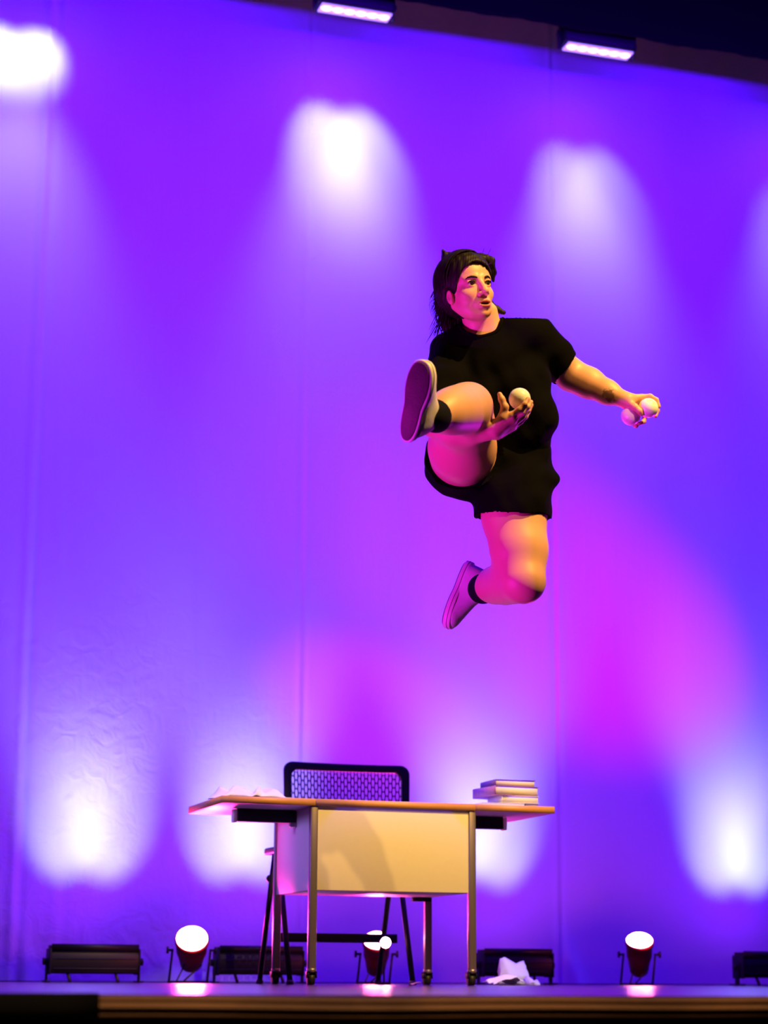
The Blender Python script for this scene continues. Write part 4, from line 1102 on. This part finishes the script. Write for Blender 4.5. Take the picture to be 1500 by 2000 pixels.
# ---- shorts
def build_shorts():
    f = Field(); c, r = TORSO[2]
    f.ell(c, np.array(r) + 0.010, 0.05); f.ell(J(990, 860, -0.045), (0.130, 0.06, 0.10), 0.05)
    f.ell(J(1040, 936, -0.03), (0.090, 0.046, 0.085), 0.02)
    f.ell(J(940, 930, -0.08), (0.10, 0.085, 0.09), 0.05)
    ll = unit(J(1004, 1010, 0.02) - LH)
    f.chain([(LH + [0, 0, 0.006], 0.121), (J(1003, 985, 0.004), 0.1175), (J(1002, 1040, 0.03), 0.1145)], 0.04)
    f.plane(J(1002, 990, 0.02), unit(ll + np.array([-0.10, 0, 0.32])), J(1000, 1090, 0.03), 0.18)
    rl = unit(J(903, 872, 0.14) - RH)
    f.chain([(RH, 0.122), (RH + rl * 0.10, 0.120)], 0.04)
    f.plane(RH + rl * 0.045, rl, RH + rl * 0.22, 0.19)
    # open legs: hollow out round each thigh
    f.cone(J(1003, 1000, 0.015), J(1005, 1060, 0.05), 0.104, 0.106, 0.004, 's')
    f.noise(folds)
    field_part('shorts', f, np.array([-0.35, -0.42, -0.34]), np.array([0.42, 0.15, 0.30]), 0.0038, M['shirt'], 2, label='black shorts')
build_shorts()

# ---- socks
def sock(pts, cut):
    """follows the ankle from inside the shoe up to a straight top edge at cut"""
    f = Field(); f.chain([(np.array(p), r) for p, r in pts], 0.02)
    d = unit(pts[-1][0] - pts[-2][0]); f.plane(cut, d)
    P_ = np.array([p for p, r in pts]); lo = P_.min(0) - 0.08; hi = P_.max(0) + 0.08
    field_part('sock', f, lo, hi, 0.0024, M['sock'], 2, label='black ankle sock')

# ---- shoes: built in their own frame (x toe, y sideways, z down to the sole), then posed
def build_shoe(center, toe, sole, label):
    sole = unit(sole); toe = unit(np.array(toe) - sole * (np.array(toe) @ sole)); side = np.cross(sole, toe)
    Mx = np.stack([toe, side, sole], 1)
    def put(V): return center + V @ Mx.T
    def foot_outline(grow, n=64):
        pts = []
        for k in range(n):
            a = 2 * math.pi * k / n; x = math.cos(a); y = math.sin(a)
            px = 0.122 * x; wd = 0.034 + 0.013 / (1 + math.exp(-(px - 0.005) * 45)) - 0.0035 * math.exp(-((px + 0.015) / 0.03) ** 2)
            sh = (1 - abs(x) ** 3.2) ** (1 / 2.4) if abs(x) < 1 else 0
            pts.append((px * (1 + grow / 0.122), math.copysign(sh, y) * (wd + grow) - 0.004 * math.exp(-((px - 0.05) / 0.06) ** 2) * 0, 0))
        return pts
    def slab(z0, z1, g0, g1, mat_, name, parent):
        mb = MB(); a = foot_outline(g0); b = foot_outline(g1); n = len(a)
        rings = []
        for (zz, g) in ((z1, g1 - 0.003), (z1 - 0.0025, g1), (z0 + 0.0015, g0), (z0, g0 - 0.001)):
            rings.append([(x, y, zz) for x, y, _ in foot_outline(g)])
        V = [p for r_ in rings for p in r_]; F = []
        for i in range(3):
            for k in range(n): F.append((i * n + k, i * n + (k + 1) % n, (i + 1) * n + (k + 1) % n, (i + 1) * n + k))
        F.append(tuple(range(n))[::-1]); F.append(tuple(3 * n + k for k in range(n)))
        me = build_mesh(name, put(np.array(V)), F, mat_, smooth=False); return part(name, me, parent)
    f = Field()
    f.ell((0.070, 0.0, -0.010), (0.050, 0.043, 0.034), 0.02)
    f.ell((0.020, 0.0, -0.015), (0.060, 0.038, 0.045), 0.02)
    f.cone((0.045, 0, -0.022), (-0.032, 0, -0.072), 0.028, 0.030, 0.02)
    f.cone((-0.080, 0, -0.012), (-0.068, 0, -0.085), 0.034, 0.031, 0.02)
    f.ell((-0.045, 0, -0.034), (0.060, 0.039, 0.058), 0.02)
    f.plane((0, 0, -0.012), (0, 0, 1), (0, 0, 0), 0.3)
    f.cone((-0.045, 0, -0.085), (-0.045, 0, -0.14), 0.029, 0.036, 0.004, 's')
    f.plane((-0.05, 0, -0.094), (0.15, 0, -1), (-0.05, 0, -0.16), 0.10)
    V, F = f.mesh((-0.13, -0.06, -0.115), (0.135, 0.06, 0.012), 0.0024, 2)
    root = part('shoe', build_mesh('shoe', put(V), F, M['canvas'], smooth=True), label=label)
    slab(-0.020, 0.006, 0.0005, 0.002, M['rubber'], 'midsole', root)['label'] = 'pale rubber rim'
    slab(0.006, 0.011, -0.0035, -0.004, M['outsole'], 'outsole', root)['label'] = 'dark rubber outsole'
    # piping line round the rim
    mb = MB(); lp = [(x, y, -0.008) for x, y, _ in foot_outline(0.0016)]; mb.tube(lp + lp[:2], 0.0012, 6, cap=False)
    me = build_mesh('rim_stripe', put(np.vstack(mb.v)), mb.f, M['cover_pink'], smooth=True); part('rim_stripe', me, root, 'dark stripe')
    mb = MB()
    for k in range(5):
        x = 0.045 - k * 0.015; z = -0.046 - k * 0.0095; r = 0.022
        mb.tube([(x + 0.003, -r, z + 0.012), (x, -r * 0.5, z), (x, r * 0.5, z), (x + 0.003, r, z + 0.012)], 0.0022, 6)
    me = build_mesh('laces', put(np.vstack(mb.v)), mb.f, M['rubber'], smooth=True); part('laces', me, root)
    return put
build_shoe(c1, TO1, SO1, 'pale canvas shoe on the raised foot, dark sole towards the viewer')
sock([(c1 - s1 * 0.055 - t1_ * 0.045, 0.036), (ank1, 0.038), (RA * 0.5 + ank1 * 0.5, 0.041), (RA, 0.043), (J(872, 806, 0.60), 0.055)], RA * 1.05 - J(872, 806, 0.60) * 0.05)
build_shoe(c2, TO2, SO2, 'pale canvas shoe on the trailing foot, toe pointing down')
sock([(c2 - s2 * 0.055 - t2_ * 0.04, 0.038), (ank2, 0.040), (LA, 0.046), (J(966, 1143, -0.10), 0.054)], LA * 0.45 + J(966, 1143, -0.10) * 0.55)

# ---- juggling balls
def ball(px, py, w, r, label):
    c = J(px, py, w); wc = PORG + RT * c[0] + UP * c[1] - FW * c[2]
    b = MB(); b.sphere((0, 0, 0), r, 24); o = b.build('juggling_ball', M['ball'], None, smooth=True, loc=tuple(wc))
    tag(o, label, 'ball', 'white juggling balls')
ball(1015, 779, 0.400, 0.0335, 'white juggling ball held in the hand under the raised knee')
ball(1266, 797, 0.005, 0.0325, 'white juggling ball at the fingertips of the outstretched hand')
ball(1232, 812, -0.012, 0.0320, 'white juggling ball below the wrist of the outstretched hand')
